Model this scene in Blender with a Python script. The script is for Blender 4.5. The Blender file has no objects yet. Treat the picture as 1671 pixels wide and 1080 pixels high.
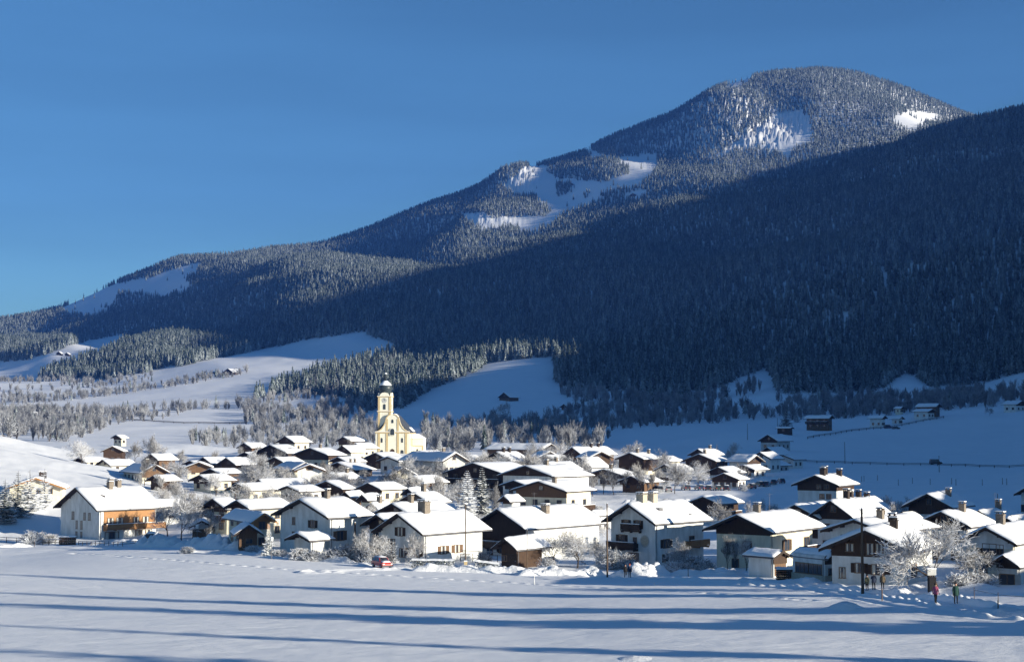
import bpy, math, random
import numpy as np
from mathutils import Vector, Matrix
R = math.radians
random.seed(7); np.random.seed(7)
scn = bpy.context.scene
COL = scn.collection

# ---------------------------------------------------------------- camera, world, sun
FPX = 2500.0; CX, CY = 835.5, 540.0; HZ = 700.0
PIT = math.atan((HZ - CY) / FPX); SP, CP = math.sin(PIT), math.cos(PIT)
CAMZ = 24.0
cam_d = bpy.data.cameras.new('camera'); cam = bpy.data.objects.new('camera', cam_d); COL.objects.link(cam)
cam_d.sensor_width = 36.0; cam_d.lens = 36.0 * FPX / 1671.0
cam_d.clip_start = 0.5; cam_d.clip_end = 60000
cam.location = (0, 0, CAMZ); cam.rotation_euler = (math.pi / 2 + PIT, 0, 0)
scn.camera = cam

SUN_EL = 11.5; SUN_AZ_FWD = -28.0      # sun stands to the right and behind: direction to sun = (cos, sin(fwd))
sdir = Vector((math.cos(R(SUN_AZ_FWD)) * math.cos(R(SUN_EL)), math.sin(R(SUN_AZ_FWD)) * math.cos(R(SUN_EL)), math.sin(R(SUN_EL))))
ld = bpy.data.lights.new('sun', 'SUN'); ld.energy = 5.0; ld.angle = R(0.5); ld.color = (1.0, 0.92, 0.76)
sun = bpy.data.objects.new('sun', ld); COL.objects.link(sun)
sun.location = (200, -100, 300); sun.rotation_euler = (-sdir).to_track_quat('-Z', 'Y').to_euler()
w = bpy.data.worlds.new('World'); scn.world = w; w.use_nodes = True
nt = w.node_tree; nt.nodes.clear()
sky = nt.nodes.new('ShaderNodeTexSky'); sky.sky_type = 'NISHITA'; sky.sun_disc = False
sky.sun_elevation = R(SUN_EL); sky.sun_rotation = math.atan2(sdir.x, sdir.y)
sky.altitude = 1500; sky.air_density = 1.1; sky.dust_density = 0.3; sky.ozone_density = 3.0
hs = nt.nodes.new('ShaderNodeHueSaturation'); hs.inputs['Saturation'].default_value = 1.02
bg = nt.nodes.new('ShaderNodeBackground'); bg.inputs['Strength'].default_value = 0.06
wo = nt.nodes.new('ShaderNodeOutputWorld')
tint = nt.nodes.new('ShaderNodeMix'); tint.data_type = 'RGBA'; tint.blend_type = 'MULTIPLY'; tint.inputs['Factor'].default_value = 1.0
tint.inputs['B'].default_value = (0.66, 0.95, 1.08, 1)      # the slide film renders the open sky as a deep, slightly violet blue
nt.links.new(sky.outputs[0], hs.inputs['Color']); nt.links.new(hs.outputs[0], tint.inputs['A']); nt.links.new(tint.outputs['Result'], bg.inputs[0]); nt.links.new(bg.outputs[0], wo.inputs[0])
tcw = nt.nodes.new('ShaderNodeTexCoord'); mpw = nt.nodes.new('ShaderNodeMapping'); mpw.inputs['Scale'].default_value = (1.0, 2.5, 9.0); mpw.inputs['Rotation'].default_value = (0.25, 0.1, 0)
nzw = nt.nodes.new('ShaderNodeTexNoise'); nzw.inputs['Scale'].default_value = 2.0; nzw.inputs['Detail'].default_value = 7     # thin cirrus veil
mrw = nt.nodes.new('ShaderNodeMapRange'); mrw.inputs['From Min'].default_value = 0.42; mrw.inputs['From Max'].default_value = 0.8; mrw.inputs['To Min'].default_value = 0.055; mrw.inputs['To Max'].default_value = 0.066
nt.links.new(tcw.outputs['Generated'], mpw.inputs[0]); nt.links.new(mpw.outputs[0], nzw.inputs['Vector']); nt.links.new(nzw.outputs['Fac'], mrw.inputs['Value']); nt.links.new(mrw.outputs[0], bg.inputs['Strength'])
scn.view_settings.view_transform = 'Standard'; scn.view_settings.look = 'None'
scn.view_settings.exposure = 0.86; scn.view_settings.gamma = 1.0
scn.cycles.max_bounces = 5; scn.cycles.diffuse_bounces = 3; scn.cycles.glossy_bounces = 2
scn.cycles.use_denoising = True

# ---------------------------------------------------------------- pixel <-> world
def UT(px, row):
    u = (np.asarray(px, float) - CX) / FPX; v = (CY - np.asarray(row, float)) / FPX
    k = CP - SP * v
    return u / k, (SP + CP * v) / k
def proj(x, y, z):
    z = z - CAMZ
    yy = CP * y + SP * z; zz = -SP * y + CP * z
    return CX + FPX * x / yy, CY - FPX * zz / yy

# ---------------------------------------------------------------- terrain (lofted through depth lines, each a height profile)
LAY = [
 (15,  [(-3000,1500),(6000,1500)], -11.8),
 (60,  None, [(-2000,-13.5),(1600,-13.3),(2600,-12.5),(6000,-8)]),
 (95,  None, [(-2000,-15.2),(0,-14.9),(835,-14.5),(1671,-13.7),(2100,-12),(3000,-6),(6000,5)]),
 (125, None, [(-2000,-16.5),(0,-16.0),(835,-15.6),(1300,-14.8),(1560,-14.25),(1800,-13.6),(2300,-8),(3500,3),(6000,12)]),
 (160, None, [(-2000,-18),(0,-17.5),(835,-17.4),(1200,-16.9),(1500,-16.0),(1671,-15.4),(2100,-11),(3500,6),(6000,20)]),
 (200, None, [(-2000,-19),(0,-18.8),(600,-19.0),(1023,-19.3),(1300,-18.6),(1671,-16.6),(2000,-12),(2600,2),(3500,14),(6000,30)]),
 (240, None, [(-2000,-20),(0,-20.4),(400,-19.8),(600,-19.9),(1000,-19.8),(1400,-18.2),(1671,-17),(1950,-10),(2500,8),(3500,24),(6000,40)]),
 (300, None, [(-2000,-15),(-100,-20),(0,-21.6),(200,-21.8),(400,-20.5),(800,-19.5),(1200,-19),(1671,-16.5),(1900,-8),(2400,14),(3500,34),(6000,50)]),
 (400, [(-2000,640),(-200,735),(0,772),(120,800),(250,818),(400,818),(600,810),(1000,812),(1300,803),(1671,786),(1900,710),(2300,550),(3500,430),(6000,300)], None),
 (540, [(-2000,640),(-200,690),(0,707),(80,722),(160,741),(240,765),(330,778),(600,768),(1000,778),(1300,770),(1671,765),(1900,690),(2300,455),(3500,290),(6000,200)], None),
 (660, [(-2000,640),(-200,725),(0,745),(160,752),(400,745),(600,745),(1000,742),(1300,748),(1671,738),(1900,650),(2100,560),(2300,340),(3500,200),(6000,150)], None),
 (850, [(-2000,600),(-200,715),(0,722),(300,722),(600,727),(800,718),(1000,709),(1200,704),(1340,708),(1500,688),(1671,672),(2000,580),(2300,300),(2600,140),(3500,60),(6000,100)], None),
 (1050,[(-2000,600),(-200,703),(0,706),(300,708),(600,705),(700,692),(900,694),(1100,692),(1300,688),(1500,670),(1671,645),(2000,500),(2300,270),(2600,100),(3500,0),(6000,0)], None),
 (1300,[(-2000,600),(-200,675),(0,684),(200,684),(400,684),(600,674),(700,652),(800,638),(900,645),(1000,652),(1100,655),(1280,628),(1400,655),(1480,622),(1560,645),(1671,612),(2000,430),(2600,40),(3500,-330),(6000,-500)], None),
 (1600,[(-2000,580),(-200,660),(0,664),(200,660),(400,650),(600,640),(700,622),(800,597),(880,586),(1000,600),(1280,592),(1480,575),(1671,540),(2000,320),(2600,-80),(3500,-390),(6000,-480)], None),
 (2000,[(-2000,560),(-200,620),(0,630),(200,622),(400,608),(500,600),(600,582),(700,585),(800,565),(920,540),(1000,515),(1110,482),(1300,420),(1500,372),(1671,335),(2000,180),(2600,-110),(3500,-360),(6000,-300)], None),
 (2500,[(-2000,540),(-200,592),(0,599),(200,576),(300,580),(400,570),(600,528),(800,500),(1000,450),(1110,440),(1200,412),(1400,362),(1671,285),(2000,70),(2600,-110),(3500,-240),(6000,-400)], None),
 (3000,[(-2000,540),(-200,590),(0,584),(200,552),(400,510),(520,470),(600,452),(800,430),(1000,395),(1200,350),(1400,285),(1540,220),(1671,178),(2000,75),(2600,-70),(3500,-200),(6000,-400)], None),
 (3450,[(-2000,540),(-200,580),(0,570),(200,532),(300,512),(400,470),(500,436),(600,418),(800,390),(1000,345),(1200,300),(1400,262),(1540,232),(1671,215),(2000,120),(2600,0),(3500,-100),(6000,-200)], None),
 (4000,[(-2000,540),(-200,568),(0,550),(200,500),(300,470),(400,442),(600,396),(800,335),(950,290),(1100,255),(1200,212),(1330,175),(1460,182),(1560,210),(1671,250),(2000,180),(2600,100),(6000,0)], None),
 (4600,[(-2000,560),(-200,560),(0,525),(90,508),(180,467),(290,424),(335,424),(360,420),(410,410),(450,407),(520,402),(600,378),(700,340),(800,303),(850,283),(950,254),(1000,229),(1100,193),(1170,149),(1210,136),(1260,126),(1340,120),(1400,126),(1480,152),(1560,188),(1671,225),(2000,200),(2600,150),(6000,100)], None),
 (5600,[(-2000,620),(0,600),(400,560),(800,460),(1300,300),(1671,330),(6000,300)], None),
 (9000,[(-2000,690),(6000,690)], None),
]
UG = np.concatenate([np.linspace(-1.6,-0.42,60)[:-1], np.linspace(-0.42,0.42,1261), np.linspace(0.42,2.2,160)[1:]])
def smooth_prof(us, vs, s=0.010):
    f = np.linspace(-1.7, 2.3, 4001); g = np.interp(f, us, vs)
    k = np.exp(-0.5 * (np.arange(-45, 46) * 0.001 / s) ** 2); k /= k.sum()
    g = np.convolve(np.pad(g, 45, mode='edge'), k, 'valid')
    return np.interp(UG, f, g)
LD, LZ = [], []
for D, rows, zs in LAY:
    if isinstance(zs, float): z = np.full(len(UG), zs)
    elif zs is not None:
        us = [(p - CX) / FPX for p, _ in zs]; z = smooth_prof(us, [q for _, q in zs])
    else:
        a = np.array(rows, float); u, t = UT(a[:, 0], np.maximum(a[:, 1], -600)); z = smooth_prof(u, t * D, 0.003 if D > 3500 else 0.010)
    LD.append(D); LZ.append(z)
LD = np.array(LD, float); LZ = np.array(LZ)
def pchip(xk, yk, x):
    h = np.diff(xk)[:, None]; d = np.diff(yk, axis=0) / h
    m = np.zeros_like(yk); a, b = d[:-1], d[1:]
    w1 = 2 * h[1:] + h[:-1]; w2 = h[1:] + 2 * h[:-1]
    with np.errstate(all='ignore'):
        mm = (w1 + w2) / (w1 / a + w2 / b)
    m[1:-1] = np.where(a * b > 0, mm, 0); m[0] = d[0]; m[-1] = d[-1]
    i = np.clip(np.searchsorted(xk, x) - 1, 0, len(xk) - 2); hh = h[i]; t = ((x - xk[i]) / hh[:, 0])[:, None]
    return ((1 + 2 * t) * (1 - t) ** 2 * yk[i] + t * (1 - t) ** 2 * hh * m[i] + t * t * (3 - 2 * t) * yk[i + 1] + t * t * (t - 1) * hh * m[i + 1])
LG = np.linspace(math.log(15), math.log(8999), 900)
GZ = pchip(np.log(LD), LZ, LG)
def vnoise(x, y, seed=0):
    xi = np.floor(x).astype(np.int64); yi = np.floor(y).astype(np.int64); fx = x - xi; fy = y - yi
    def h(i, j):
        n = (i * 374761393 + j * 668265263 + seed * 974634777) & 0xffffffff
        n = ((n ^ (n >> 13)) * 1274126177) & 0xffffffff
        return ((n ^ (n >> 16)) & 0xffff) / 65535.0 * 2 - 1
    sx = fx * fx * (3 - 2 * fx); sy = fy * fy * (3 - 2 * fy)
    return (h(xi, yi) * (1 - sx) + h(xi + 1, yi) * sx) * (1 - sy) + (h(xi, yi + 1) * (1 - sx) + h(xi + 1, yi + 1) * sx) * sy
def fbm(x, y, o=4, seed=0):
    s = 0; a = 1.0
    for k in range(o): s = s + a * vnoise(x * 2 ** k, y * 2 ** k, seed + k); a *= 0.5
    return s
def sstep(a, b, x):
    t = np.clip((x - a) / (b - a), 0, 1); return t * t * (3 - 2 * t)
CORR = []      # (x, y, dz) settled by the houses: the ground levels out round each of them
MOUND = [(-8, 4330, 75, 260, 0.1, 30), (-60, 3850, 90, 200, 0.1, 16), (555, 4080, 170, 300, 0.12, 62),
         (1000, 1190, 300, 140, 0.35, -50)]   # the last: a notch cut into the unseen right ridge to let the low sun through     # (x, y, rx, ry, rot, h) the others: bumps added to turn the clearings towards the sun
def base_z(x, y):
    x = np.asarray(x, float); y = np.asarray(y, float)
    yy = np.maximum(y, 15.01)
    u = np.clip(x / yy, UG[0], UG[-1] - 1e-6); l = np.clip(np.log(yy), LG[0], LG[-1] - 1e-9)
    fi = (l - LG[0]) / (LG[1] - LG[0]); i = np.clip(fi.astype(int), 0, len(LG) - 2); fi = fi - i
    j = np.clip(np.searchsorted(UG, u, 'right') - 1, 0, len(UG) - 2); fj = (u - UG[j]) / (UG[j + 1] - UG[j])
    z = (GZ[i, j] * (1 - fj) + GZ[i, j + 1] * fj) * (1 - fi) + (GZ[i + 1, j] * (1 - fj) + GZ[i + 1, j + 1] * fj) * fi
    amp = 34 * sstep(1700, 2600, yy) * (1 - 0.8 * sstep(3900, 4500, yy))
    z = z + amp * fbm(x / 330 + 0.35 * yy / 330, yy / 800, 4, 3) + 0.8 * sstep(500, 1200, yy) * fbm(x / 60, yy / 60, 3, 9)
    z = z + 0.05 * fbm(x / 17, yy / 15, 2, 5) + 0.028 * fbm(x / 2.6, yy / 1.5, 3, 6) * (1 - sstep(180, 300, yy)) + 0.16 * sstep(215, 300, yy) * (1 - sstep(700, 900, yy)) * fbm(x / 6, yy / 7, 3, 15)
    return z + CAMZ
def corr(x, y):
    if not CORR: return 0
    num = np.zeros_like(x, dtype=float); den = np.zeros_like(num) + 0.12
    m = (y < 1400) & (y > 110)
    if not np.any(m): return num
    xs, ys = x[m], y[m]; n = np.zeros_like(xs); d = np.zeros_like(xs) + 0.12
    for cx, cy, dz in CORR:
        w_ = np.exp(-((xs - cx) ** 2 + (ys - cy) ** 2) / (2 * (9.0 + cy * 0.014) ** 2)); n += w_ * dz; d += w_
    num[m] = n / d
    return num
def height(x, y):
    x = np.atleast_1d(np.asarray(x, float)); y = np.atleast_1d(np.asarray(y, float))
    z = base_z(x, y) + corr(x, y)
    for (mx, my, rx, ry, ro, h) in MOUND:
        dx, dy = x - mx, y - my; c, s = math.cos(ro), math.sin(ro)
        a = (dx * c + dy * s) / rx; b = (-dx * s + dy * c) / ry; q = a * a + b * b
        k = q < 5
        if np.any(k): z[k] += h * np.exp(-1.3 * q[k] ** 1.2) * (1 + 0.25 * fbm(x[k] * 1.1, y[k] * 1.1, 3, 11))
    return grooves(x, y, z)
GROOVE = []    # (points, width, depth, bank, kind)
def grooves(x, y, z):
    for P, wd, dep, bank, kind in GROOVE:
        P = np.array(P); m = (x > P[:, 0].min() - 8) & (x < P[:, 0].max() + 8) & (y > P[:, 1].min() - 8) & (y < P[:, 1].max() + 8)
        if not np.any(m): continue
        X, Y = x[m], y[m]; best = np.full(X.shape, 1e9); s0 = np.zeros_like(X); acc = 0.0
        for a, b in zip(P[:-1], P[1:]):
            d = b - a; L = np.hypot(*d); t = np.clip(((X - a[0]) * d[0] + (Y - a[1]) * d[1]) / L ** 2, 0, 1); q = np.hypot(X - a[0] - t * d[0], Y - a[1] - t * d[1])
            k = q < best; best[k] = q[k]; s0[k] = acc + t[k] * L; acc += L
        c = 1 - sstep(wd * .5 - .35, wd * .5 + .3, best); e = np.exp(-((best - wd * .5 - .55) / .45) ** 2)
        if kind == 'steps': c = c * (np.sin(s0 * 2.6) > 0)
        rough = 1 + .7 * vnoise(X / .9, Y / .9, 40) + .4 * vnoise(X / 3, Y / 3, 41)
        z[m] += -dep * c + bank * e * rough * .8
        if kind == 'ruts': z[m] += -.05 * (np.exp(-((best - .7) / .16) ** 2))
    return z
def hz(x, y): return float(height(x, y)[0])
def ground_at(px, row, d0=60, d1=5200, start=None):
    """point where the sight line through (px,row) of the photo meets the ground"""
    u, t = UT(px, row); D = np.exp(np.linspace(math.log(d0), math.log(d1), 4000))
    f = CAMZ + t * D - height(u * D, D)
    k = np.where(f <= 0)[0]; i = k[0] if len(k) else len(D) - 1
    return float(u * D[i]), float(D[i]), hz(u * D[i], D[i])
def at(px, D):
    """point on the ground at photo column px and distance D"""
    x = (px - CX) / FPX * D; return x, D, hz(x, D)

# ---------------------------------------------------------------- helpers
def tag(o, label=None, cat=None, group=None, kind=None):
    if label: o['label'] = label
    if cat: o['category'] = cat
    if group: o['group'] = group
    if kind: o['kind'] = kind
    return o
def empty(name, loc, rz=0.0):
    o = bpy.data.objects.new(name, None); COL.objects.link(o); o.location = loc; o.rotation_euler = (0, 0, rz); o.empty_display_size = 1
    return o
def node_mat(name):
    m = bpy.data.materials.new(name); m.use_nodes = True
    n = m.node_tree.nodes; return m, m.node_tree, n['Principled BSDF']
def noise_mat(name, c1, c2, scale=6, rough=0.8, bump=0.1, stretch=(1, 1, 1), detail=4, spec=0.3, coords='Object'):
    m, t, p = node_mat(name)
    tc = t.nodes.new('ShaderNodeTexCoord'); mp = t.nodes.new('ShaderNodeMapping'); mp.inputs['Scale'].default_value = stretch
    nz = t.nodes.new('ShaderNodeTexNoise'); nz.inputs['Scale'].default_value = scale; nz.inputs['Detail'].default_value = detail
    rp = t.nodes.new('ShaderNodeValToRGB'); rp.color_ramp.elements[0].position = 0.3; rp.color_ramp.elements[1].position = 0.7
    rp.color_ramp.elements[0].color = (*c1, 1); rp.color_ramp.elements[1].color = (*c2, 1)
    t.links.new(tc.outputs[coords], mp.inputs[0]); t.links.new(mp.outputs[0], nz.inputs['Vector']); t.links.new(nz.outputs['Fac'], rp.inputs[0])
    t.links.new(rp.outputs[0], p.inputs['Base Color']); p.inputs['Roughness'].default_value = rough
    p.inputs['Specular IOR Level'].default_value = spec
    if bump:
        b = t.nodes.new('ShaderNodeBump'); b.inputs['Strength'].default_value = bump; b.inputs['Distance'].default_value = 0.05
        t.links.new(nz.outputs['Fac'], b.inputs['Height']); t.links.new(b.outputs[0], p.inputs['Normal'])
    return m
class MB:
    def __init__(s): s.v = []; s.f = []; s.m = []
    def add(s, vs, fs, mi=0):
        b = len(s.v); s.v += [tuple(v) for v in vs]; s.f += [tuple(i + b for i in f) for f in fs]; s.m += [mi] * len(fs)
    def box(s, x0, x1, y0, y1, z0, z1, mi=0):
        v = [(x0,y0,z0),(x1,y0,z0),(x1,y1,z0),(x0,y1,z0),(x0,y0,z1),(x1,y0,z1),(x1,y1,z1),(x0,y1,z1)]
        s.add(v, [(0,3,2,1),(4,5,6,7),(0,1,5,4),(1,2,6,5),(2,3,7,6),(3,0,4,7)], mi)
    def tube(s, a, b, r0, r1, n=6, mi=0, cap=True):
        a = Vector(a); b = Vector(b); d = (b - a)
        if d.length < 1e-6: return
        d.normalize(); u = d.orthogonal().normalized(); w_ = d.cross(u)
        vs = []
        for (c, r) in ((a, r0), (b, r1)):
            for k in range(n):
                t = 2 * math.pi * k / n; vs.append(c + (u * math.cos(t) + w_ * math.sin(t)) * r)
        fs = [(k, (k + 1) % n, n + (k + 1) % n, n + k) for k in range(n)]
        if cap: fs += [tuple(range(n - 1, -1, -1)), tuple(range(n, 2 * n))]
        s.add(vs, fs, mi)
    def lathe(s, prof, n=16, mi=0, c=(0, 0)):
        b = [(c[0] + r * math.cos(2 * math.pi * k / n), c[1] + r * math.sin(2 * math.pi * k / n), z) for (r, z) in prof for k in range(n)]
        fs = [(i * n + k, i * n + (k + 1) % n, (i + 1) * n + (k + 1) % n, (i + 1) * n + k) for i in range(len(prof) - 1) for k in range(n)]
        fs += [tuple(range(n - 1, -1, -1)), tuple((len(prof) - 1) * n + k for k in range(n))]
        s.add(b, fs, mi)
    def prism(s, pts, y0, y1, mi=0):
        """closed outline in XZ extruded along Y"""
        n = len(pts); v = [(x, y0, z) for x, z in pts] + [(x, y1, z) for x, z in pts]
        s.add(v, [tuple(range(n)), tuple(range(2 * n - 1, n - 1, -1))] + [(k, n + k, n + (k + 1) % n, (k + 1) % n) for k in range(n)], mi)
    def mesh(s, name, mats, smooth=False):
        me = bpy.data.meshes.new(name); me.from_pydata(s.v, [], s.f)
        for m in (mats if isinstance(mats, (list, tuple)) else [mats]): me.materials.append(m)
        if len(me.materials) > 1: me.polygons.foreach_set('material_index', s.m)
        if smooth: me.polygons.foreach_set('use_smooth', [True] * len(s.f))
        me.update(); return me
    def build(s, name, mats, parent=None, smooth=False):
        o = bpy.data.objects.new(name, s.mesh(name, mats, smooth)); COL.objects.link(o)
        if parent: o.parent = parent
        return o

# ---------------------------------------------------------------- materials
def snow_material(name, scale, bump, dist):
    m, t, p = node_mat(name)
    tc = t.nodes.new('ShaderNodeTexCoord'); co = tc.outputs['Object']
    n1 = t.nodes.new('ShaderNodeTexNoise'); n1.inputs['Scale'].default_value = scale; n1.inputs['Detail'].default_value = 8; n1.inputs['Roughness'].default_value = 0.65
    rp = t.nodes.new('ShaderNodeValToRGB'); rp.color_ramp.elements[0].color = (0.80, 0.82, 0.86, 1); rp.color_ramp.elements[1].color = (0.93, 0.93, 0.93, 1)
    b = t.nodes.new('ShaderNodeBump'); b.inputs['Strength'].default_value = bump; b.inputs['Distance'].default_value = dist
    t.links.new(co, n1.inputs['Vector']); t.links.new(n1.outputs['Fac'], rp.inputs[0]); t.links.new(rp.outputs[0], p.inputs['Base Color'])
    t.links.new(n1.outputs['Fac'], b.inputs['Height']); t.links.new(b.outputs[0], p.inputs['Normal'])
    p.inputs['Roughness'].default_value = 0.75; p.inputs['Specular IOR Level'].default_value = 0.25
    return m
M = {}
M['snow'] = snow_material('roof_snow', 1.6, 0.35, 0.12)
M['heap'] = snow_material('heaped_snow', 2.6, 0.8, 0.25)
def ground_material():
    m, t, p = node_mat('snow_ground')
    tc = t.nodes.new('ShaderNodeTexCoord'); co = tc.outputs['Object']
    mp = t.nodes.new('ShaderNodeMapping'); mp.inputs['Scale'].default_value = (0.45, 1.1, 1); mp.inputs['Rotation'].default_value = (0, 0, 0.5)
    n1 = t.nodes.new('ShaderNodeTexNoise'); n1.inputs['Scale'].default_value = 2.2; n1.inputs['Detail'].default_value = 10; n1.inputs['Roughness'].default_value = 0.7
    n2 = t.nodes.new('ShaderNodeTexNoise'); n2.inputs['Scale'].default_value = 0.09; n2.inputs['Detail'].default_value = 5
    t.links.new(co, mp.inputs[0]); t.links.new(mp.outputs[0], n1.inputs['Vector']); t.links.new(co, n2.inputs['Vector'])
    rp = t.nodes.new('ShaderNodeValToRGB'); rp.color_ramp.elements[0].position = 0.25; rp.color_ramp.elements[1].position = 0.8
    rp.color_ramp.elements[0].color = (0.80, 0.82, 0.85, 1); rp.color_ramp.elements[1].color = (0.95, 0.95, 0.95, 1)
    mx = t.nodes.new('ShaderNodeMath'); mx.operation = 'MULTIPLY_ADD'; mx.inputs[1].default_value = 0.5
    ml = t.nodes.new('ShaderNodeMath'); ml.operation = 'MULTIPLY'; ml.inputs[1].default_value = 0.5
    t.links.new(n1.outputs['Fac'], mx.inputs[0]); t.links.new(n2.outputs['Fac'], ml.inputs[0]); t.links.new(ml.outputs[0], mx.inputs[2])
    t.links.new(mx.outputs[0], rp.inputs[0]); t.links.new(rp.outputs[0], p.inputs['Base Color'])
    b = t.nodes.new('ShaderNodeBump'); b.inputs['Strength'].default_value = 0.6; b.inputs['Distance'].default_value = 0.12
    t.links.new(n1.outputs['Fac'], b.inputs['Height']); t.links.new(b.outputs[0], p.inputs['Normal'])
    p.inputs['Roughness'].default_value = 0.7; p.inputs['Specular IOR Level'].default_value = 0.25
    return m
M['ground'] = ground_material()
M['white'] = noise_mat('white_render', (0.56, 0.56, 0.53), (0.78, 0.78, 0.76), 1.3, 0.85, 0.05, (1, 1, .35))
M['cream'] = noise_mat('cream_render', (0.56, 0.52, 0.40), (0.74, 0.69, 0.55), 1.3, 0.85, 0.05, (1, 1, .35))
M['grey'] = noise_mat('grey_render', (0.38, 0.39, 0.38), (0.52, 0.52, 0.50), 1.2, 0.85, 0.05)
M['dark'] = noise_mat('dark_larch_boards', (0.028, 0.016, 0.010), (0.075, 0.042, 0.024), 3, 0.75, 0.4, (9, 9, 0.4))
M['brown'] = noise_mat('brown_boards', (0.09, 0.05, 0.028), (0.17, 0.10, 0.055), 3, 0.75, 0.4, (9, 9, 0.4))
M['orange'] = noise_mat('honey_pine_boards', (0.26, 0.125, 0.045), (0.40, 0.205, 0.08), 3, 0.6, 0.3, (0.5, 0.5, 9))
M['roofw'] = noise_mat('dark_roof_timber', (0.025, 0.018, 0.014), (0.06, 0.042, 0.032), 4, 0.8, 0.2)
M['bark'] = noise_mat('bark', (0.035, 0.026, 0.020), (0.09, 0.07, 0.055), 6, 0.9, 0.5, (2, 2, 0.4))
M['pole'] = noise_mat('weathered_pole', (0.05, 0.035, 0.025), (0.13, 0.09, 0.06), 6, 0.9, 0.3, (3, 3, 0.3))
M['brick'] = noise_mat('chimney_render', (0.36, 0.31, 0.24), (0.52, 0.46, 0.36), 5, 0.9, 0.2)
M['chim'] = noise_mat('chimney_masonry', (0.13, 0.11, 0.09), (0.26, 0.22, 0.18), 5, 0.9, 0.2)
M['metal'] = noise_mat('dull_metal', (0.10, 0.10, 0.11), (0.2, 0.2, 0.21), 8, 0.45, 0.05)
def glass_mat():
    m, t, p = node_mat('window_glass'); p.inputs['Base Color'].default_value = (0.035, 0.045, 0.06, 1)
    p.inputs['Roughness'].default_value = 0.08; p.inputs['Specular IOR Level'].default_value = 0.6; return m
M['glass'] = glass_mat()
M['frame'] = noise_mat('window_frame', (0.16, 0.10, 0.06), (0.24, 0.15, 0.09), 8, 0.6, 0)
M['wframe'] = noise_mat('white_window_frame', (0.6, 0.6, 0.58), (0.75, 0.75, 0.72), 8, 0.6, 0)
M['curtain'] = noise_mat('curtain', (0.45, 0.42, 0.36), (0.62, 0.6, 0.54), 5, 0.9, 0, (8, 8, 1))

# ---------------------------------------------------------------- houses
def P3(px, row, D):
    u, t = UT(px, row); return float(u) * D, D, CAMZ + float(t) * D
class Spec: pass
HOUSES = []
def house(label, gl, gc, gr, pr, er, D, H, s=1, phi=None, ox=0.9, oy=1.2, name='chalet', **k):
    """gl,gc,gr: photo columns of the eave tips (gable end / near corner / far end); pr, er: rows of the gable peak and of the near eave tip.
    From these and the distance follow the true width, length and pitch of the house."""
    q = Spec(); q.k = k; H = H * .82 if D > 335 else H; q.label = label; q.D = D; q.H = H; q.s = s; q.ox = ox; q.oy = oy; q.name = name
    if D > 1000: D = ground_at((gl + gr) / 2, er + H / D * FPX, 700)[1]; q.D = D
    phi = R(phi if phi is not None else (-38 if s > 0 else 35)); q.phi = phi
    c, sn = math.cos(phi), math.sin(phi); x, y, z = P3(gc, er, D)
    ul = (gl - CX) / FPX * 1.003; ur = (gr - CX) / FPX * 1.003
    if s > 0:
        Wt = (x - ul * y) / (c - ul * sn); Lt = (ur * y - x) / (-sn - ur * c); px_, py_ = x - c * Wt / 2, y - sn * Wt / 2
    else:
        Lt = (ul * y - x) / (-sn - ul * c); Wt = (ur * y - x) / (c - ur * sn); px_, py_ = x + c * Wt / 2, y + sn * Wt / 2
    if k.get('W'): Wt = k['W'] + 2 * ox
    if k.get('L'): Lt = k['L'] + 2 * oy
    Lt = min(max(Lt, 5.0), 34.0)
    if 335 < D < 700 and name == 'chalet': Wt = max(Wt, 8.6); Lt = max(Lt, 9.6)
    q.Wt, q.Lt = Wt, Lt; zp = CAMZ + float(UT(gc, pr)[1]) * py_
    q.rise = min(max(zp - z, 0.14 * Wt), 0.34 * Wt)
    q.ze = z - 0.35     # eave level of the timber roof, under the snow
    # centre of the plan
    cx_ = x + (-s) * c * Wt / 2 - sn * Lt / 2; cy_ = y + (-s) * sn * Wt / 2 + c * Lt / 2
    q.cx, q.cy = cx_, cy_
    hw = H + q.rise * (ox / (Wt / 2)) * 0  # wall height at the eave line
    q.zb = q.ze - H
    if D < 1000: CORR.append((x + (cx_ - x) * .5, y + (cy_ - y) * .5, q.zb - float(base_z(cx_, cy_))))
    else: q.zb = min(q.zb, float(base_z(cx_, cy_)) + 1)
    HOUSES.append(q); return q

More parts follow.
